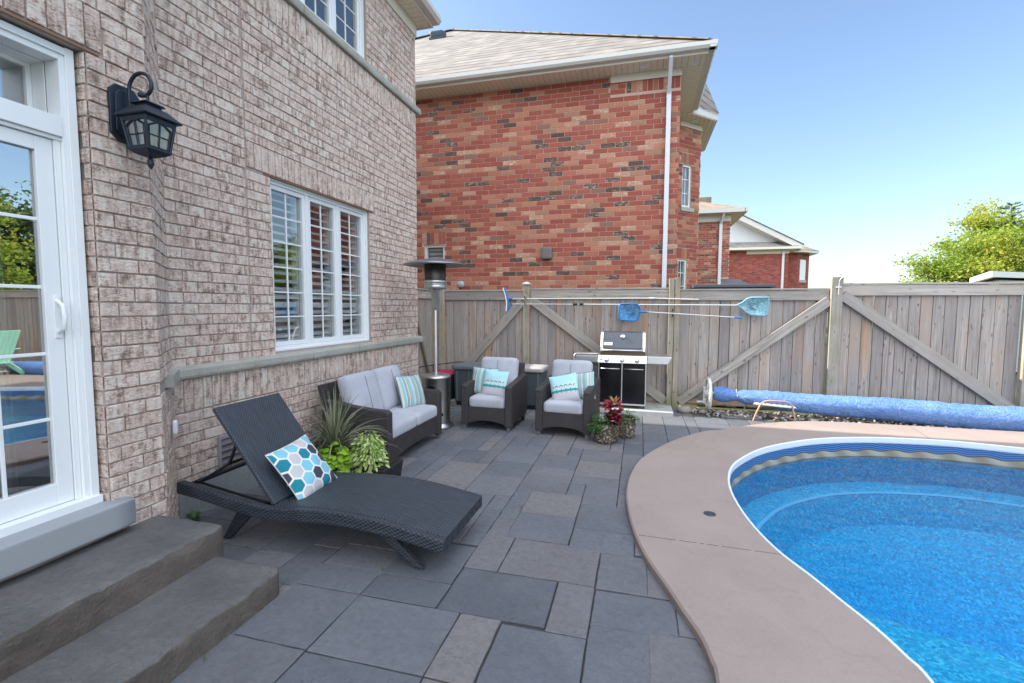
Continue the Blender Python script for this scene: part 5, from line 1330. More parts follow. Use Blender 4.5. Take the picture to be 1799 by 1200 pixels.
# ------------------------------------------------------------------ pool poles
PY_ = FY-.14
t = thing("pool_brush_pole", "white pole with blue curved brush head hung highest on the fence", "pool brush", (-2.2,PY_,1.745))
one(lambda m: m.tube([(-2.19,PY_,1.745),(.20,PY_,1.752)], .010, 10), "pole", ALU, t, world=True)
one(lambda m: (m.tube([(.14,PY_,1.752),(.22,PY_,1.752)], .018, 10), m.tube([(.22,PY_,1.752),(.88,PY_,1.732)], .011, 10)), "pole_extension", ALU, t, world=True)
m = MB(); pts = []
for k in range(13): a = k/12; pts.append((-2.245+.03*math.sin(a*pi)*1+.06*a, PY_-.01, 1.935-.40*a))
m.tube(pts, [.012]+[.017]*11+[.012], 8); m.tube([(-2.20,PY_,1.745),(-2.10,PY_,1.745)], .016, 8); m.build("brush_head", BLUEP, t, world=True)
m = MB(); m.tube([(x-.022, y-.004, z) for x, y, z in pts], .009, 6); m.build("bristles", WHITE, t, world=True)
t = thing("leaf_skimmer_long", "pale blue leaf skimmer net on the longest white pole", "skimmer net", (-.3,PY_,1.65))
one(lambda m: m.tube([(-2.10,PY_-.03,1.658),(-.95,PY_-.03,1.655)], .006, 8), "thin_pole", ALU, t, world=True)
one(lambda m: m.tube([(-.95,PY_-.03,1.655),(1.43,PY_-.03,1.646)], .010, 8), "pole", ALU, t, world=True)
one(lambda m: (m.tube([(-1.06,PY_-.03,1.655),(-.99,PY_-.03,1.655)], .02, 8), m.tube([(-.955,PY_-.03,1.655),(-.89,PY_-.03,1.655)], .02, 8)), "clamp", BLKM, t, world=True)
fr_ = [(1.42,1.646),(1.50,1.69),(1.56,1.745),(1.62,1.762),(1.845,1.765),(1.855,1.72),(1.835,1.51),(1.80,1.492),(1.62,1.505),(1.54,1.555),(1.48,1.615),(1.42,1.646)]
m = MB(); m.tube([(x,PY_-.03,z) for x, z in fr_], .013, 8); m.build("net_frame", LBLUEP, t, world=True)
def net(fr, y, mat, t, sag=.05):
    cxx = sum(p[0] for p in fr)/len(fr); cz = sum(p[1] for p in fr)/len(fr); m = MB(); rings = 6; n_ = len(fr)-1; vs = []
    for k in range(rings+1):
        s_ = 1-k/rings
        for i in range(n_): vs.append((cxx+(fr[i][0]-cxx)*s_, y+sag*(1-s_*s_)*(1+.5*math.sin(i*2.1+k)), cz+(fr[i][1]-cz)*s_ - .02*(1-s_)))
    m.add(vs, [(k*n_+i,k*n_+(i+1)%n_,(k+1)*n_+(i+1)%n_,(k+1)*n_+i) for k in range(rings) for i in range(n_)], smooth=True)
    m.build("net", mat, t, world=True)
net(fr_, PY_-.03, NETL, t)
t = thing("leaf_skimmer_short", "small bright blue skimmer net on the short tilted pole", "skimmer net", (-.1,PY_,1.54))
fr_ = [(.02,1.545),(.0,1.62),(-.03,1.655),(-.10,1.668),(-.29,1.66),(-.315,1.64),(-.31,1.43),(-.28,1.405),(-.08,1.395),(-.02,1.42),(.005,1.49),(.02,1.545)]
m = MB(); m.tube([(x,PY_-.05,z) for x, z in fr_], .011, 8); m.tube([(.01,PY_-.05,1.54),(.12,PY_-.05,1.537)], .016, 8); m.build("net_frame", BLUEP, t, world=True)
net(fr_, PY_-.05, NETB, t)
one(lambda m: m.tube([(.10,PY_-.05,1.538),(1.40,PY_-.05,1.463)], .008, 8), "pole", ALU, t, world=True)
one(lambda m: m.tube([(1.39,PY_-.05,1.4635),(1.49,PY_-.05,1.458)], .016, 8), "pole_grip", BLUEP, t, world=True)
for x, z, lab in ((-1.87,1.70,"dark pole bracket on the capped fence post"),(.50,1.50,"dark pole bracket on the doubled fence post")):
    m = MB(); m.tube([(x,FY-.108,z-.03),(x,PY_-.10,z-.03),(x,PY_-.11,z+.01)], .007, 6); m.tube([(x,FY-.108,z+.06),(x,PY_-.07,z+.05),(x,PY_-.08,z+.09)], .007, 6); o = m.build("pole_bracket", BLKM); tag(o, lab, "bracket")

# ================================================================== SOLAR COVER REEL
rl = thing("pool_cover_reel", "rolled pool cover in a blue tarp on a white wheeled reel", "pool cover", (1.04,7.62,0)); RY = 7.60
m = MB(); from mathutils import noise
secp = [(1.10,.085,.335),(1.16,.115,.33),(1.24,.125,.325),(1.33,.105,.32),(1.40,.080,.31),(1.44,.078,.31),(1.50,.105,.305),(1.62,.118,.30),(2.0,.135,.285),(2.6,.15,.265),(3.2,.16,.245),(3.8,.17,.225),(4.4,.175,.20),(5.2,.18,.19),(6.5,.18,.19),(7.6,.17,.19),(8.2,.13,.2)]
xs = []; 
for (a, b) in zip(secp, secp[1:]):
    k = max(2, int((b[0]-a[0])/.035))
    for i in range(k): t_ = i/k; xs.append(tuple(a[j]+(b[j]-a[j])*t_ for j in range(3)))
n_ = 36; vs = []
for (x, r_, z) in xs:
    for j in range(n_):
        a = 2*pi*j/n_; rr_ = r_*(1 + .025*noise.noise(Vector((x*5+sin(a)*1.5, cos(a)*2.2, 1)))+ (.11 if x > 1.5 else .13)*(noise.noise(Vector((x*13+cos(a)*9, cos(a)*2.5, 4)))+.5*noise.noise(Vector((x*31-cos(a)*14, cos(a)*4, 9))))*(0.25+max(0, sin(a))))
        zz = z + rr_*sin(a)*(.82 if sin(a) > 0 else 1.12 if x > 1.9 else 1.0) - (.012*abs(math.sin(x*1.7+.6)) if x > 2 else 0); vs.append((x, RY + rr_*cos(a)*.95, max(.012, zz)))
m.add(vs, [(i*n_+j, (i+1)*n_+j, (i+1)*n_+(j+1)%n_, i*n_+(j+1)%n_) for i in range(len(xs)-1) for j in range(n_)], smooth=True)
m.add(vs[:n_], [tuple(range(n_))]); m.build("cover_tarp", COVER, rl, world=True)
m = MB(); m.tube([(1.02,RY,.32),(1.12,RY,.325)], .03, 12); m.build("reel_axle", ALU, rl, world=True)
WM = plain("weathered_white_plastic", (.60,.60,.55), .6, var=.12, sc=14)
m = MB(); m.lathe([(.215,-.025),(.24,-.022),(.245,0),(.24,.022),(.215,.025),(.205,0),(.215,-.025)], (1.03,RY,.31), 40, m=Matrix.Rotation(R(90),4,'Y'))
for k in range(4): a = k*pi/4; m.beam((1.03,RY+.21*cos(a),.31+.21*sin(a)),(1.03,RY-.21*cos(a),.31-.21*sin(a)), .035, .02, side=(1,0,0))
m.lathe([(0,-.045),(.06,-.045),(.065,0),(.06,.04),(0,.045)], (1.02,RY,.31), 20, m=Matrix.Rotation(R(90),4,'Y')); m.build("wheel", WM, rl, world=True)
m = MB(); m.box(.955,.985,RY-.03,RY+.03,.17,.42); m.tube([(.97,RY,.19),(.87,RY,.185)], .016, 8); m.build("crank", WM, rl, world=True, bevel=.003)
m = MB(); m.tube([(1.415,RY-.09,.31),(1.415,RY,.40),(1.415,RY+.09,.31),(1.415,RY,.225),(1.415,RY-.09,.31)], .006, 6); m.build("tie_cord", ALU, rl, world=True)
# tan metal stool frame in front
st = thing("metal_stool_frame", "tan tubular metal stool frame standing on the stones before the blue cover", "stool frame", (1.86,7.40,0))
def arch(y, dx): return [(1.60-dx,y,0),(1.63,y,.10),(1.69,y,.25),(1.74,y,.29),(1.80,y,.30),(1.98,y,.30),(2.05,y,.285),(2.09,y,.24),(2.12,y,.10),(2.14+dx,y,0)]
m = MB(); m.tube(arch(7.33,.0), .0125, 10); m.build("frame_tube", TANM, st, world=True)
m = MB(); m.tube([(1.52,7.70,0),(1.56,7.70,.12),(1.60,7.68,.24)], .012, 8); m.tube([(2.04,7.70,0),(2.05,7.70,.12),(2.06,7.68,.24)], .012, 8); m.build("rear_leg", TANM, st, world=True)
m = MB()
for k in range(7): x = 1.64+.075*k; m.box(x,x+.055,7.34,7.70,.232-.004*k,.240-.004*k)
m.tube([(1.60,7.355,.24),(2.10,7.355,.21)], .010, 8); m.build("slatted_seat", plain("pale_strap",(.55,.50,.42),.6), st, world=True)
# flat slab at the deck edge
m = MB(); m.box(1.18,1.72,7.36,7.47,-.01,.03); o = m.build("flat_stone", STEP, bevel=.008); tag(o, "flat grey stone strip at the edge of the river stones", "stone")
# drain
m = MB(); m.lathe([(0,.004),(.012,.004),(.013,.0015),(.030,.0015),(.032,.005),(.043,.004),(.045,0)], (0,0,0), 28); o = m.build("drain_cover", plain("dark_grey_plastic",(.04,.045,.05),.5)); o.location = (.547,3.749,CZ+.0005); tag(o, "small round dark skimmer lid set in the pool deck", "drain cover")

# ================================================================== RED HOUSE NEXT DOOR
rh = thing("red_brick_house", "large red brick house with beige shingle roof just behind the fence", "house", (-5, 12, 0)); RYW = 9.1; RXC = .615; RHZ = 5.80
PRW = lambda u, z, d: (u, RYW-d, z)
winR = (-4.32,-3.87,2.05,2.87)
mb = MB(); brick_wall(mb, PRW, -6.5, RXC, 1.42, RHZ-.02, holes=[winR, (-.60,RXC+.1,RHZ-.33,RHZ)], soldiers=[(winR[0]-.03,winR[1]+.03,winR[3]+.01,winR[3]+.27)], dep=.006, jit=.0008, ch=.002, bulge=.001)
brick_wall(mb, PRW, -.60, -.33, RHZ-.33, RHZ-.13, dep=.006, jit=.0008, ch=.002, bulge=.001)
for i in range(10): a = -.32+i*.0925; brick_block(mb, PRW, a+.005, a+.0875, RHZ-.33, RHZ-.135, .006, .001, .002)
bk = 1/sqrt(2); PB = lambda u, z, d: (RXC + u*bk + d*bk, 11.33 + u*bk - d*bk, z); BL = .95
bw1 = (.36,.66,3.9,4.85); bw2 = (.30,.60,1.8,2.72)
brick_wall(mb, PB, 0, BL, 1.2, RHZ-.02, holes=[bw1,bw2,(.3,.72,3.80,3.9)], soldiers=[(.3,.72,4.86,5.10),(.24,.66,2.73,2.97)], dep=.006, jit=.0008, ch=.002, bulge=.001)
mb.build("wall_bricks", RB, rh, world=True)
mb = MB(); backing(mb, PRW, -14, RXC, 0, RHZ, [winR], .2); backing(mb, PB, 0, BL, 0, RHZ, [bw1,bw2], .2)
mb.box(RXC-.2,RXC,RYW+.2,11.33,0,RHZ); mb.box(RXC+BL*bk-.2,RXC+BL*bk-.002,12.1,20,0,RHZ); mb.box(-14,-13.8,RYW+.2,20,0,RHZ); mb.box(-13.8,RXC,20,20.2,0,RHZ)
mb.build("mortar_wall", MORT2, rh, world=True)
def small_win(P, u0, u1, z0, z1, par, grid=(2,3)):
    f = MB(); t = .045
    def B(m, a, b, c, d_, d0, d1):
        vs = [P(a,c,d0),P(b,c,d0),P(b,d_,d0),P(a,d_,d0),P(a,c,d1),P(b,c,d1),P(b,d_,d1),P(a,d_,d1)]
        m.add(vs, [(0,1,2,3),(7,6,5,4),(0,4,5,1),(1,5,6,2),(2,6,7,3),(3,7,4,0)])
    for q in ((u0,u0+t,z0,z1),(u1-t,u1,z0,z1),(u0+t,u1-t,z1-t,z1),(u0+t,u1-t,z0,z0+t)): B(f, *q, -.12, -.03)
    for i in range(1,grid[0]): uu = u0+(u1-u0)*i/grid[0]; B(f, uu-.008, uu+.008, z0+t, z1-t, -.075, -.055)
    for i in range(1,grid[1]): zz = z0+(z1-z0)*i/grid[1]; B(f, u0+t, u1-t, zz-.008, zz+.008, -.076, -.054)
    w_ = f.build("window", WHITE, par, world=True)
    g2 = MB(); B(g2, u0+t, u1-t, z0+t, z1-t, -.068, -.062); p_ = g2.build("pane", GLASS, par, world=True); p_.parent = w_
    g3 = MB(); B(g3, u0, u1, z0, z1, -.26, -.22); p_ = g3.build("blind", plain("grey_blind",(.34,.36,.37),.8), par, world=True); p_.parent = w_
    return w_
wv_ = small_win(PRW, *winR, rh, (1,2)); small_win(PB, *bw1, rh); small_win(PB, *bw2, rh)
mb = MB()
for k in range(9): mb.box(winR[0]+.06,winR[1]-.06,RYW+.115,RYW+.14,winR[2]+.06+.08*k,winR[2]+.12+.08*k)
o = mb.build("louvre", SIDING, rh, world=True); o.parent = wv_
mb = MB(); vs = [PB(.3,3.80,-.02),PB(.72,3.80,-.02),PB(.72,3.89,-.02),PB(.3,3.89,-.02),PB(.3,3.80,.05),PB(.72,3.80,.05),PB(.72,3.89,.05),PB(.3,3.89,.05)]; mb.add(vs,[(0,1,2,3),(7,6,5,4),(0,4,5,1),(1,5,6,2),(2,6,7,3),(3,7,4,0)]); mb.build("window_sill", SILL, rh, world=True)
# eaves of red house
EX, EYf = .985, 8.70; mb = MB(); mb.box(-14.4, EX, EYf, RYW+.0, RHZ, RHZ+.02); mb.build("soffit", SOFX, rh, world=True)
mb = MB(); mb.box(RXC-.05, EX, RYW+.002, 11.25, RHZ, RHZ+.02); mb.build("soffit", SOFY, rh, world=True)
mb = MB(); mb.box(-14.4, EX+.02, EYf-.022, EYf-.002, RHZ-.012, RHZ+.15); mb.box(EX+.001, EX+.021, EYf, 11.24, RHZ-.012, RHZ+.15); mb.box(-.60,RXC+.012,RYW-.03,RYW-.012,RHZ-.135,RHZ-.002)
mb.build("fascia", FASC, rh, world=True)
mb = MB(); gpp = [(0,.03),(.09,.03),(.12,.07),(.12,.13),(.105,.135),(0,.135)]
mb.prism([(EYf-.024-a, RHZ+b) for a,b in gpp], -14.4, EX+.14, axis='x'); mb.prism([(EX+.023+a, RHZ+b) for a,b in gpp], EYf-.14, 11.15, axis='y'); mb.build("gutter", GUT, rh, world=True)
p_ = .70; ax0, ay0, az0 = EX+.10, EYf-.10, RHZ+.14; tA = 7.62; apex = (ax0-tA, ay0+tA, az0+p_*tA)
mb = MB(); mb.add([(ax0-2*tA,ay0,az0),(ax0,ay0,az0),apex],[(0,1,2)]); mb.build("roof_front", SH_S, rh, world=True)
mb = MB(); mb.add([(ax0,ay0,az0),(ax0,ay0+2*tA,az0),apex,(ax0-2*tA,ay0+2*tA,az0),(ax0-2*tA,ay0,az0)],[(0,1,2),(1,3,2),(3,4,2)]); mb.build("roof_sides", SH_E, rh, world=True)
mb = MB(); mb.beam((ax0-.02,ay0+.02,az0+.012),(apex[0],apex[1],apex[2]+.012), .24, .02, side=(0,0,1)); mb.beam((ax0-2*tA+.02,ay0+.02,az0+.012),(apex[0],apex[1],apex[2]+.012), .24, .02, side=(0,0,1)); mb.build("hip_cap", SH_S, rh, world=True)
vy = 14.6; vz = az0+p_*(vy-ay0); m = MB(); mm = Matrix.Translation((-6.38,vy,vz+.10)) @ Matrix.Rotation(math.atan(p_)*.55,4,'X'); m.rbox(.42,.42,.20,.04,0,6,mm); m.box(-.24,.24,-.24,.24,-.16,-.08,m=mm); m.build("roof_vent", plain("dark_slate_vent",(.05,.07,.09),.4), rh, world=True)
# downpipe
mb = MB(); mb.box(.375,.455,RYW-.095,RYW-.035,.1,5.38); mb.beam((.415,RYW-.065,5.36),(.415,EYf-.07,5.80), .075, .06, side=(1,0,0)); mb.build("downpipe", plain("white_downpipe",(.66,.67,.70),.4,var=.05), rh, world=True, bevel=.008)
for (x,y) in ((-.02,8.88),(.80,8.98),(1.12,11.62)):
    m = MB(); m.lathe([(.0,-.001),(.05,-.001),(.055,-.006),(.072,-.008),(.078,0)], (x,y,RHZ-.002 if y < 11 else RHZ-.025), 24); m.build("soffit_light", WHITE, rh, world=True)
m = MB(); m.rbox(.21,.09,.23,.02,0,6,Matrix.Translation((-1.742,RYW-.05,2.64)),pz=0); m.build("exhaust_vent", plain("taupe_vent",(.16,.14,.14),.5), rh, world=True)
m = MB(); m.ico((-3.49,RYW-.06,2.06), .07, 2, (1,.5,1)); m.build("vent_cap", plain("pale_grey_cap",(.42,.47,.52),.4), rh, world=True)
# bay eaves
be = [(EX-.01,11.17),(1.56,11.74),(1.56,13.9),(RXC,13.9),(RXC,11.17)]
mb = MB(); mb.prism(be, RHZ-.022, RHZ-.002, axis='z'); mb.build("bay_soffit", SOFX, rh, world=True)
mb = MB(); mb.beam((EX,11.17,RHZ+.06),(1.57,11.755,RHZ+.06), .13, .03, side=(1,-1,0)); mb.beam((1.575,11.74,RHZ+.06),(1.575,13.9,RHZ+.06), .13, .03, side=(1,0,0)); mb.build("bay_gutter", GUT, rh, world=True)
mb = MB(); ap = (1.40,12.9,RHZ+1.45); mb.add([(EX,11.15,RHZ+.13),(1.62,11.74,RHZ+.13),(1.62,13.95,RHZ+.13),ap,(.4,12.4,RHZ+1.45)],[(0,1,3,4),(1,2,3)]); mb.build("bay_roof", SH_S, rh, world=True)
mb = MB(); u_ = RXC+.02; vs = [PB(.22,RHZ-.14,.012),PB(BL,RHZ-.14,.012),PB(BL,RHZ-.03,.012),PB(.22,RHZ-.03,.012),PB(.22,RHZ-.14,.03),PB(BL,RHZ-.14,.03),PB(BL,RHZ-.03,.03),PB(.22,RHZ-.03,.03)]; mb.add(vs,[(0,1,2,3),(7,6,5,4),(0,4,5,1),(1,5,6,2),(2,6,7,3),(3,7,4,0)]); mb.build("frieze_board", FASC, rh, world=True)

# ================================================================== SECOND RED HOUSE
h2 = thing("red_brick_house", "smaller looking red brick house with tan shingle roof beyond the nearest red house", "house", (0,24,0)); Y2 = 22.0; X2 = 3.62; Z2 = 5.55
one(lambda m: m.box(-8,X2,Y2,Y2+9,0,Z2), "walls", MORT2, h2, world=True)
m = MB(); brick_wall(m, lambda u,z,d: (u,Y2-d,z), 1.2, X2, 1.78, Z2-.02, dep=.006, jit=.0, ch=.002, bulge=.001); m.build("wall_bricks", RB, h2, world=True)
one(lambda m: m.box(-8,X2+.45,Y2-.4,Y2+9,Z2+.001,Z2+.02), "soffit", SOFX, h2, world=True)
one(lambda m: (m.box(-8,X2+.47,Y2-.52,Y2-.40,Z2-.0,Z2+.16), m.box(X2+.45,X2+.57,Y2-.52,Y2+9,Z2,Z2+.16), m.box(2.0,X2+.02,Y2-.03,Y2-.012,Z2-.28,Z2-.002)), "gutter", GUT, h2, world=True)
def r2(m):
    x1 = X2+.55; y0 = Y2-.5; z = Z2+.15; m.add([(x1-12,y0,z),(x1,y0,z),(x1-5.6,y0+5.6,z+2.3),(x1-12,y0+5.6,z+2.3)],[(0,1,2,3)]); m.add([(x1,y0,z),(x1,y0+10,z),(x1-5.6,y0+5.6,z+2.3)],[(0,1,2)])
one(r2, "roof", SH_T, h2, world=True)
one(lambda m: (m.add([(-2,Y2+1.2,Z2+.5),(3.0,Y2+1.2,Z2+.5),(3.0,Y2+1.2,Z2+1.02),(-2,Y2+1.2,Z2+1.05),(-2,Y2+4.4,Z2+.9),(3.0,Y2+4.4,Z2+.9)],[(0,1,2,3),(3,2,5,4)])), "roof_step", SH_T, h2, world=True)
one(lambda m: (m.box(3.18,3.30,Y2-.13,Y2-.03,0,Z2-.35), m.beam((3.24,Y2-.08,Z2-.4),(3.3,Y2-.42,Z2+.02), .11, .09, side=(1,0,0))), "downpipe", plain("white_pipe",(.66,.67,.68),.4), h2, world=True)
# ================================================================== THIRD RED HOUSE
h3 = thing("red_brick_house", "distant red brick house with white siding gable and slanted roof", "house", (6,38,0)); Y3 = 36.0; X3 = 9.62; Z3 = 5.55
one(lambda m: m.box(-2,X3,Y3,Y3+9,0,Z3), "walls", MORT3, h3, world=True)
m = MB(); brick_wall(m, lambda u,z,d: (u,Y3-d,z), 4.2, X3, 1.9, Z3-.02, dep=.006, jit=.0, ch=.002, bulge=.001); m.build("wall_bricks", RBD, h3, world=True)
gx, gz = 5.9, 8.15
one(lambda m: m.prism([(3.0,Z3+.75),(3.0,6.6),(5.8,8.05),(X3+.05,Z3+.55),(X3-.6,Z3+.55)], Y3+.55, Y3+.7), "gable_siding", SIDING, h3, world=True)
one(lambda m: (m.add([(-2,Y3-.5,Z3+.16),(X3+.5,Y3-.5,Z3+.16),(X3-.2,Y3+.56,Z3+.62),(-2,Y3+.56,Z3+.80)],[(0,1,2,3)])), "skirt_roof", SH_G, h3, world=True)
one(lambda m: (m.beam((5.85,Y3+.1,8.12),(X3+.75,Y3+.1,Z3+.08), .34, .9, side=(0,1,0)),), "rake_board", GUT, h3, world=True)
one(lambda m: (m.beam((5.85,Y3+.1,8.33),(X3+.80,Y3+.1,Z3+.28), .06, 1.0, side=(0,1,0)),), "roof_edge", SH_G, h3, world=True)
one(lambda m: (m.box(-2,X3+.6,Y3-.62,Y3-.50,Z3,Z3+.15), m.box(X3-2.6,X3+.02,Y3-.03,Y3-.012,Z3-.25,Z3-.002), m.box(-2,X3+.5,Y3-.5,Y3,Z3+.001,Z3+.02)), "gutter", FASC, h3, world=True)
one(lambda m: m.box(X3-.42,X3-.28,Y3-.14,Y3-.03,0,Z3-.05), "downpipe", plain("white_pipe_far",(.66,.67,.68),.4), h3, world=True)
one(lambda m: m.prism([(X3,Y3+1.2),(X3+.9,Y3+1.2),(X3+1.9,Y3+2.2),(X3+1.9,Y3+7),(X3,Y3+7)], 0, Z3-.1, axis='z'), "bay_walls", MORT3, h3, world=True)
one(lambda m: m.prism([(X3-.2,Y3+.75),(X3+1.2,Y3+.75),(X3+2.4,Y3+1.9),(X3+2.4,Y3+7),(X3-.2,Y3+7)], Z3-.1, Z3+.06, axis='z'), "bay_eave", GUT, h3, world=True)
one(lambda m: m.add([(X3-.2,Y3+.7,Z3+.07),(X3+1.2,Y3+.7,Z3+.07),(X3+2.45,Y3+1.9,Z3+.07),(X3+2.45,Y3+7,Z3+.07),(X3+.1,Y3+3.2,Z3+1.25),(X3-1,Y3+3.2,Z3+1.25)],[(0,1,4,5),(1,2,4),(2,3,4)]), "bay_roof", SH_T, h3, world=True)
PB3 = lambda u, z, d: (X3+.9+u*bk+d*bk, Y3+1.2+u*bk-d*bk, z)
m = MB(); brick_wall(m, PB3, 0, 1.41, 1.9, Z3-.12, holes=[(.28,.95,3.55,5.0)], dep=.006, jit=.0, ch=.002, bulge=.001); brick_wall(m, lambda u,z,d: (u,Y3+1.2-d,z), X3, X3+.9, 1.9, Z3-.12, dep=.006, jit=.0, ch=.002, bulge=.001); m.build("bay_bricks", RBD, h3, world=True)
w3 = MB(); 
for (a,b,c_,d_,dd) in ((.28,.95,3.6,5.0,.03),): 
    vs = [PB3(a,c_,0),PB3(b,c_,0),PB3(b,d_,0),PB3(a,d_,0),PB3(a,c_,dd),PB3(b,c_,dd),PB3(b,d_,dd),PB3(a,d_,dd)]; w3.add(vs,[(0,1,2,3),(7,6,5,4),(0,4,5,1),(1,5,6,2),(2,6,7,3),(3,7,4,0)])
wo_ = w3.build("window", WHITE, h3, world=True)
w3 = MB(); vs = [PB3(.38,3.72,.031),PB3(.85,3.72,.031),PB3(.85,4.88,.031),PB3(.38,4.88,.031)]; w3.add(vs,[(0,1,2,3)]); p_ = w3.build("pane", GLASS, h3, world=True); p_.parent = wo_
w3 = MB(); vs = [PB3(.2,3.42,-.01),PB3(1.03,3.42,-.01),PB3(1.03,3.58,-.01),PB3(.2,3.58,-.01),PB3(.2,3.42,.06),PB3(1.03,3.42,.06),PB3(1.03,3.58,.06),PB3(.2,3.58,.06)]; w3.add(vs,[(0,1,2,3),(7,6,5,4),(0,4,5,1),(1,5,6,2),(2,6,7,3),(3,7,4,0)]); w3.build("window_sill", SILL, h3, world=True)
# low roof between the far houses
t = thing("garden_shed", "low grey roofed shed in front of the distant red brick wall", "shed", (4.4,20,0))
one(lambda m: m.box(3.2,3.95,19.9,21.7,0,2.35), "walls", SIDING, t, world=True); one(lambda m: m.add([(3.0,19.6,2.42),(4.05,19.6,2.42),(3.85,21,2.78),(3.2,21,2.78)],[(0,1,2,3)]), "roof", SH_G, t, world=True)
one(lambda m: m.box(3.0,4.05,19.58,19.7,2.34,2.42), "fascia", FASC, t, world=True)
# dark lid just over the fence
t = thing("garden_box", "dark flat lid of a tall garden box showing just above the fence", "garden box", (1.4,8.55,0))
one(lambda m: m.box(.92,2.0,8.35,8.85,0,1.93), "body", BOXP, t, world=True); one(lambda m: m.box(.84,2.06,8.28,8.92,1.932,1.985), "lid", plain("slate_lid",(.07,.08,.10),.5), t, world=True, bevel=.008)
# white gazebo roof at the right
t = thing("white_shed", "white trimmed shed roof corner rising over the right end of the fence", "shed", (9.3,15.5,0)); sc_ = Vector((8.10,14.0,2.44))
d1 = Vector((1.57,3.8,0)).normalized(); d2_ = Vector((1.15,.7,0)).normalized()
A = sc_; B_ = sc_+d1*3.2; C_ = sc_+d2_*4.5; D_ = sc_+d1*3.2+d2_*4.5; cen = (B_+C_)/2
m = MB(); m.beam(A+Vector((0,0,0)), B_, .14, .03, side=(-d1.y,d1.x,0)); m.beam(A-d1*.018, C_, .14, .03, side=(-d2_.y,d2_.x,0)); m.build("fascia", WHITE, t, world=True)
m = MB(); z_ = Vector((0,0,.075)); ap = cen+Vector((0,0,.10)); m.add([tuple(A+z_),tuple(B_+z_),tuple(D_+z_),tuple(C_+z_),tuple(ap)],[(0,4,1),(1,4,2),(2,4,3),(3,4,0)]); m.build("roof", SH_G, t, world=True)
m = MB(); zz_ = Vector((0,0,-.06)); m.add([tuple(A+zz_),tuple(B_+zz_),tuple(D_+zz_),tuple(C_+zz_)],[(0,1,2,3)]); m.build("soffit", GUT, t, world=True)
m = MB(); q_ = [A.lerp(cen,.14),B_.lerp(cen,.14),D_.lerp(cen,.14),C_.lerp(cen,.14)]
for i in range(4): a, b = q_[i], q_[(i+1)%4]; m.beam((a.x,a.y,1.17),(b.x,b.y,1.17), 2.3, .06, side=((b-a).y,-(b-a).x,0))
m.build("walls", SIDING, t, world=True)

# ================================================================== TREES
def tree(name, label, loc, H, crown, nleaf, lsize, mat, seed, trunk_r=.16, group=None, clump=.5):
    rs = random.Random(seed); t = thing(name, label, "tree", loc, 0, group)
    cl = []
    for (cx_, cy_, cz_, rx_, ry_, rz_, k) in crown:
        for i in range(k):
            v = Vector((rs.gauss(0,1),rs.gauss(0,1),rs.gauss(0,1))).normalized()*rs.uniform(.35,1.0)
            cl.append(Vector((cx_+v.x*rx_, cy_+v.y*ry_, cz_+v.z*rz_)))
    m = MB(); top = Vector((crown[0][0],crown[0][1],crown[0][2])); m.tube([(0,0,-.1),(0,0,H*.18),tuple(top*.55),tuple(top)], [trunk_r,trunk_r*.8,trunk_r*.55,.03], 8)
    for c_ in cl[::max(1,len(cl)//26)]:
        s_ = rs.uniform(.25,.8); b = Vector((0,0,H*.18)).lerp(top, s_); mid = b.lerp(c_, .55)+Vector((0,0,.12)); m.tube([tuple(b),tuple(mid),tuple(c_)], [trunk_r*.35,trunk_r*.2,.012], 5, caps=False)
    m.build("trunk", TRK, t)
    m = MB(); per = max(1, nleaf//len(cl))
    for c_ in cl:
        base = rs.random(); sg = clump*rs.uniform(.6,1.2)
        for i in range(per):
            p = c_ + Vector((rs.gauss(0,sg),rs.gauss(0,sg),rs.gauss(0,sg*.55)))
            a = Vector((rs.gauss(0,1),rs.gauss(0,1),rs.gauss(0,.7))).normalized(); b = a.cross(Vector((rs.gauss(0,1),rs.gauss(0,1),rs.gauss(0,1)))).normalized()
            s_ = lsize*rs.uniform(.6,1.3); cc = min(1,max(0,base*.6+rs.random()*.4))
            m.add([tuple(p-a*s_),tuple(p+b*s_*.5),tuple(p+a*s_),tuple(p-b*s_*.5)], [(0,1,2,3)], (cc,cc,cc))
    m.build("crown", mat, t); return t
TG = "trees beyond the fence"
tree("honey_locust_tree", "wide yellow green tree at left of the tree group beyond the fence", (16.0,29,0), 6.2, [(0,0,4.2,2.2,2.0,1.5,26),(-1.5,0,3.3,1.6,1.4,1.0,16),(1.5,0,3.2,1.8,1.6,1.5,16),(-1.0,0,1.9,2.0,1.5,1.0,16),(1.2,0,1.6,2.2,1.6,1.2,14)], 20000, .085, L_YEL, 4, group=TG, clump=.42)
tree("maple_tree", "tall yellow tinted tree behind the white trimmed shed roof", (18.4,31,0), 7.6, [(0,0,5.0,1.9,1.9,2.4,30),(.5,0,3.0,2.2,2.0,1.6,18)], 19000, .085, L_YEL, 9, group=TG, clump=.42)
tree("green_tree", "dense darker green tree cut by the right edge of the view", (19.3,27.5,0), 7.0, [(0,0,4.6,1.7,1.7,1.9,30),(0,0,2.6,2.0,1.9,1.4,18)], 22000, .06, L_GRN, 12, group=TG, clump=.42)
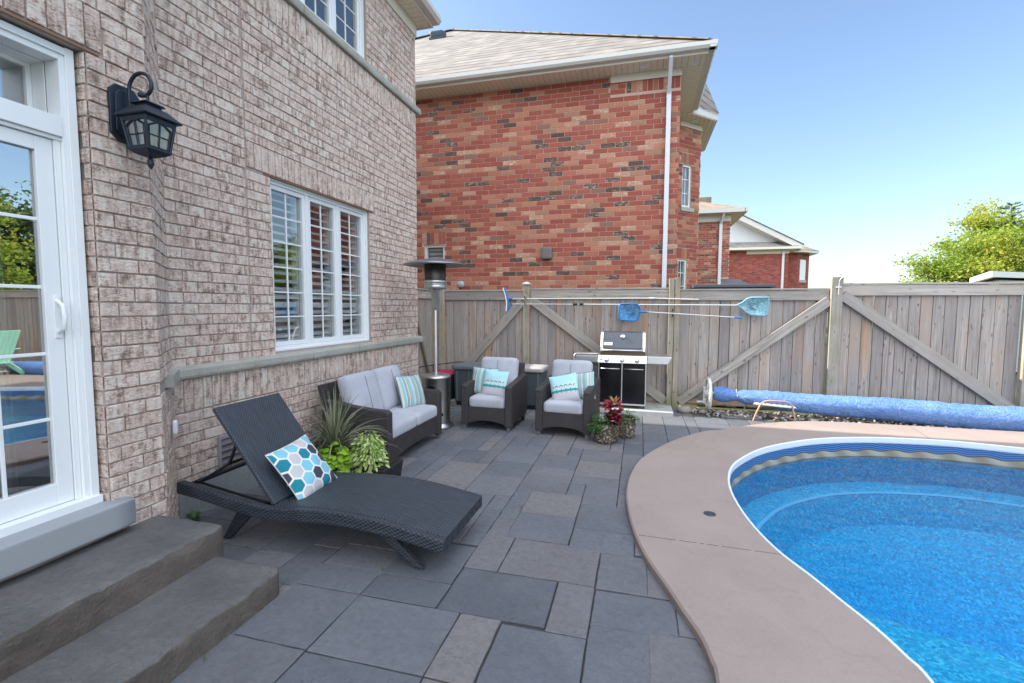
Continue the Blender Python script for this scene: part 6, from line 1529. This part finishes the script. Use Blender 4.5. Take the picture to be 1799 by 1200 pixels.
def pine(loc, H, lab, seed):
    rs = random.Random(seed); t = thing("pine_tree", lab, "tree", loc, 0, TG); one(lambda m: m.tube([(0,0,0),(0,0,H*.6),(0,0,H)], [.16,.09,.015], 8), "trunk", TRK, t)
    m = MB()
    for i in range(90):
        z = H*(.25+.75*(i/90)); R0 = (1-i/90)*2.2+.25; az = i*2.4+rs.uniform(-.3,.3); dz = .25*R0
        for k in range(14):
            s_ = (k+1)/14; c_ = Vector((cos(az)*R0*s_, sin(az)*R0*s_, z+dz*s_*s_))
            for q in range(5):
                d_ = Vector((cos(az)+rs.gauss(0,.5), sin(az)+rs.gauss(0,.5), .6+rs.gauss(0,.3))).normalized(); e_ = d_.cross(Vector((rs.gauss(0,1),rs.gauss(0,1),rs.gauss(0,1)))).normalized()*.014; L0 = rs.uniform(.12,.22); cc = rs.random()
                m.add([tuple(c_-e_),tuple(c_+e_),tuple(c_+d_*L0)], [(0,1,2)], (cc,cc,cc))
    m.build("needles", L_PINE, t); return t
pine((18.6,31,0), 7.1, "blue green pine poking above the yellow trees beyond the fence", 3)
for i,(x,y,h_,lab) in enumerate(((14.5,42,3.3,"small dark bush tree showing above the fence near the hooked post"),(16.8,44,3.2,"low shrubby treetop between the hooked post and the yellow tree"),(12.6,46,3.6,"pale feathery treetop left of the hooked fence post"))):
    tree("distant_tree", lab, (x,y,0), h_, [(0,0,h_*.6,1.1,1.1,h_*.28,12)], 1500, .09, L_GRN, 40+i, .1, clump=.25)
# east side of the garden (seen mirrored in the glass)
ef = thing("side_fence", "weathered board fence on the far side of the pool garden", "fence", (10.0,2,0))
m = MB()
for i in range(86): y = -4.5+.146*i; m.beam((10.0,y,.03),(10.0,y,1.85), .138, .02, side=(1,0,0))
m.build("board_panel", WOOD, ef, world=True); m = MB(); m.beam((9.97,-4.5,1.83),(9.97,8,1.83), .14, .04, side=(1,0,0)); m.build("top_rail", WOODR, ef, world=True)
for (x,y,h_,mt,lab,sd_) in ((13.5,3.0,7.5,L_YEL,"broad yellow green tree beyond the side fence, nearest the house line",21),(14.0,8.2,7.0,L_YEL,"rounded lime coloured tree behind the mint garden chair",22),(13.0,-2.5,8.0,L_GRN,"tall green tree beyond the side fence behind the viewer",23),(15.5,13,6.5,L_GRN,"green tree beyond the garden corner, hidden from the patio",24)):
    tree("garden_tree", lab, (x,y,0), h_, [(0,0,h_*.62,2.3,2.5,h_*.30,34),(0,0,h_*.35,2.4,2.6,h_*.20,20)], 22000, .085, mt, sd_, .18, clump=.42)
def adir(loc, rz):
    t = thing("adirondack_chair", "mint green slatted garden chair across the pool", "chair", loc, rz)
    for k in range(5): one(lambda m: m.box(-.25+.102*k,-.155+.102*k,0,.02,0,.78, m=Matrix.Translation((0,.30,.28)) @ Matrix.Rotation(R(-22),4,'X')), "back_slat", MINT, t, bevel=.004)
    one(lambda m: [m.box(-.27,.27,-.24+.105*k,-.15+.105*k,.37-.02*k,.39-.02*k) for k in range(6)] and None, "seat", MINT, t, bevel=.003)
    for s_ in (-1,1):
        one(lambda m: m.box(s_*.36-.06,s_*.36+.06,-.30,.40,.56,.58), "arm", MINT, t, bevel=.004)
        one(lambda m: m.box(s_*.33-.02,s_*.33+.02,-.27,-.17,0,.56), "leg", MINT, t, bevel=.003); one(lambda m: m.beam((s_*.33,.55,0),(s_*.33,-.1,.42), .1, .03, side=(1,0,0)), "leg", MINT, t, bevel=.003)
adir((7.95,7.0,.05), R(75))
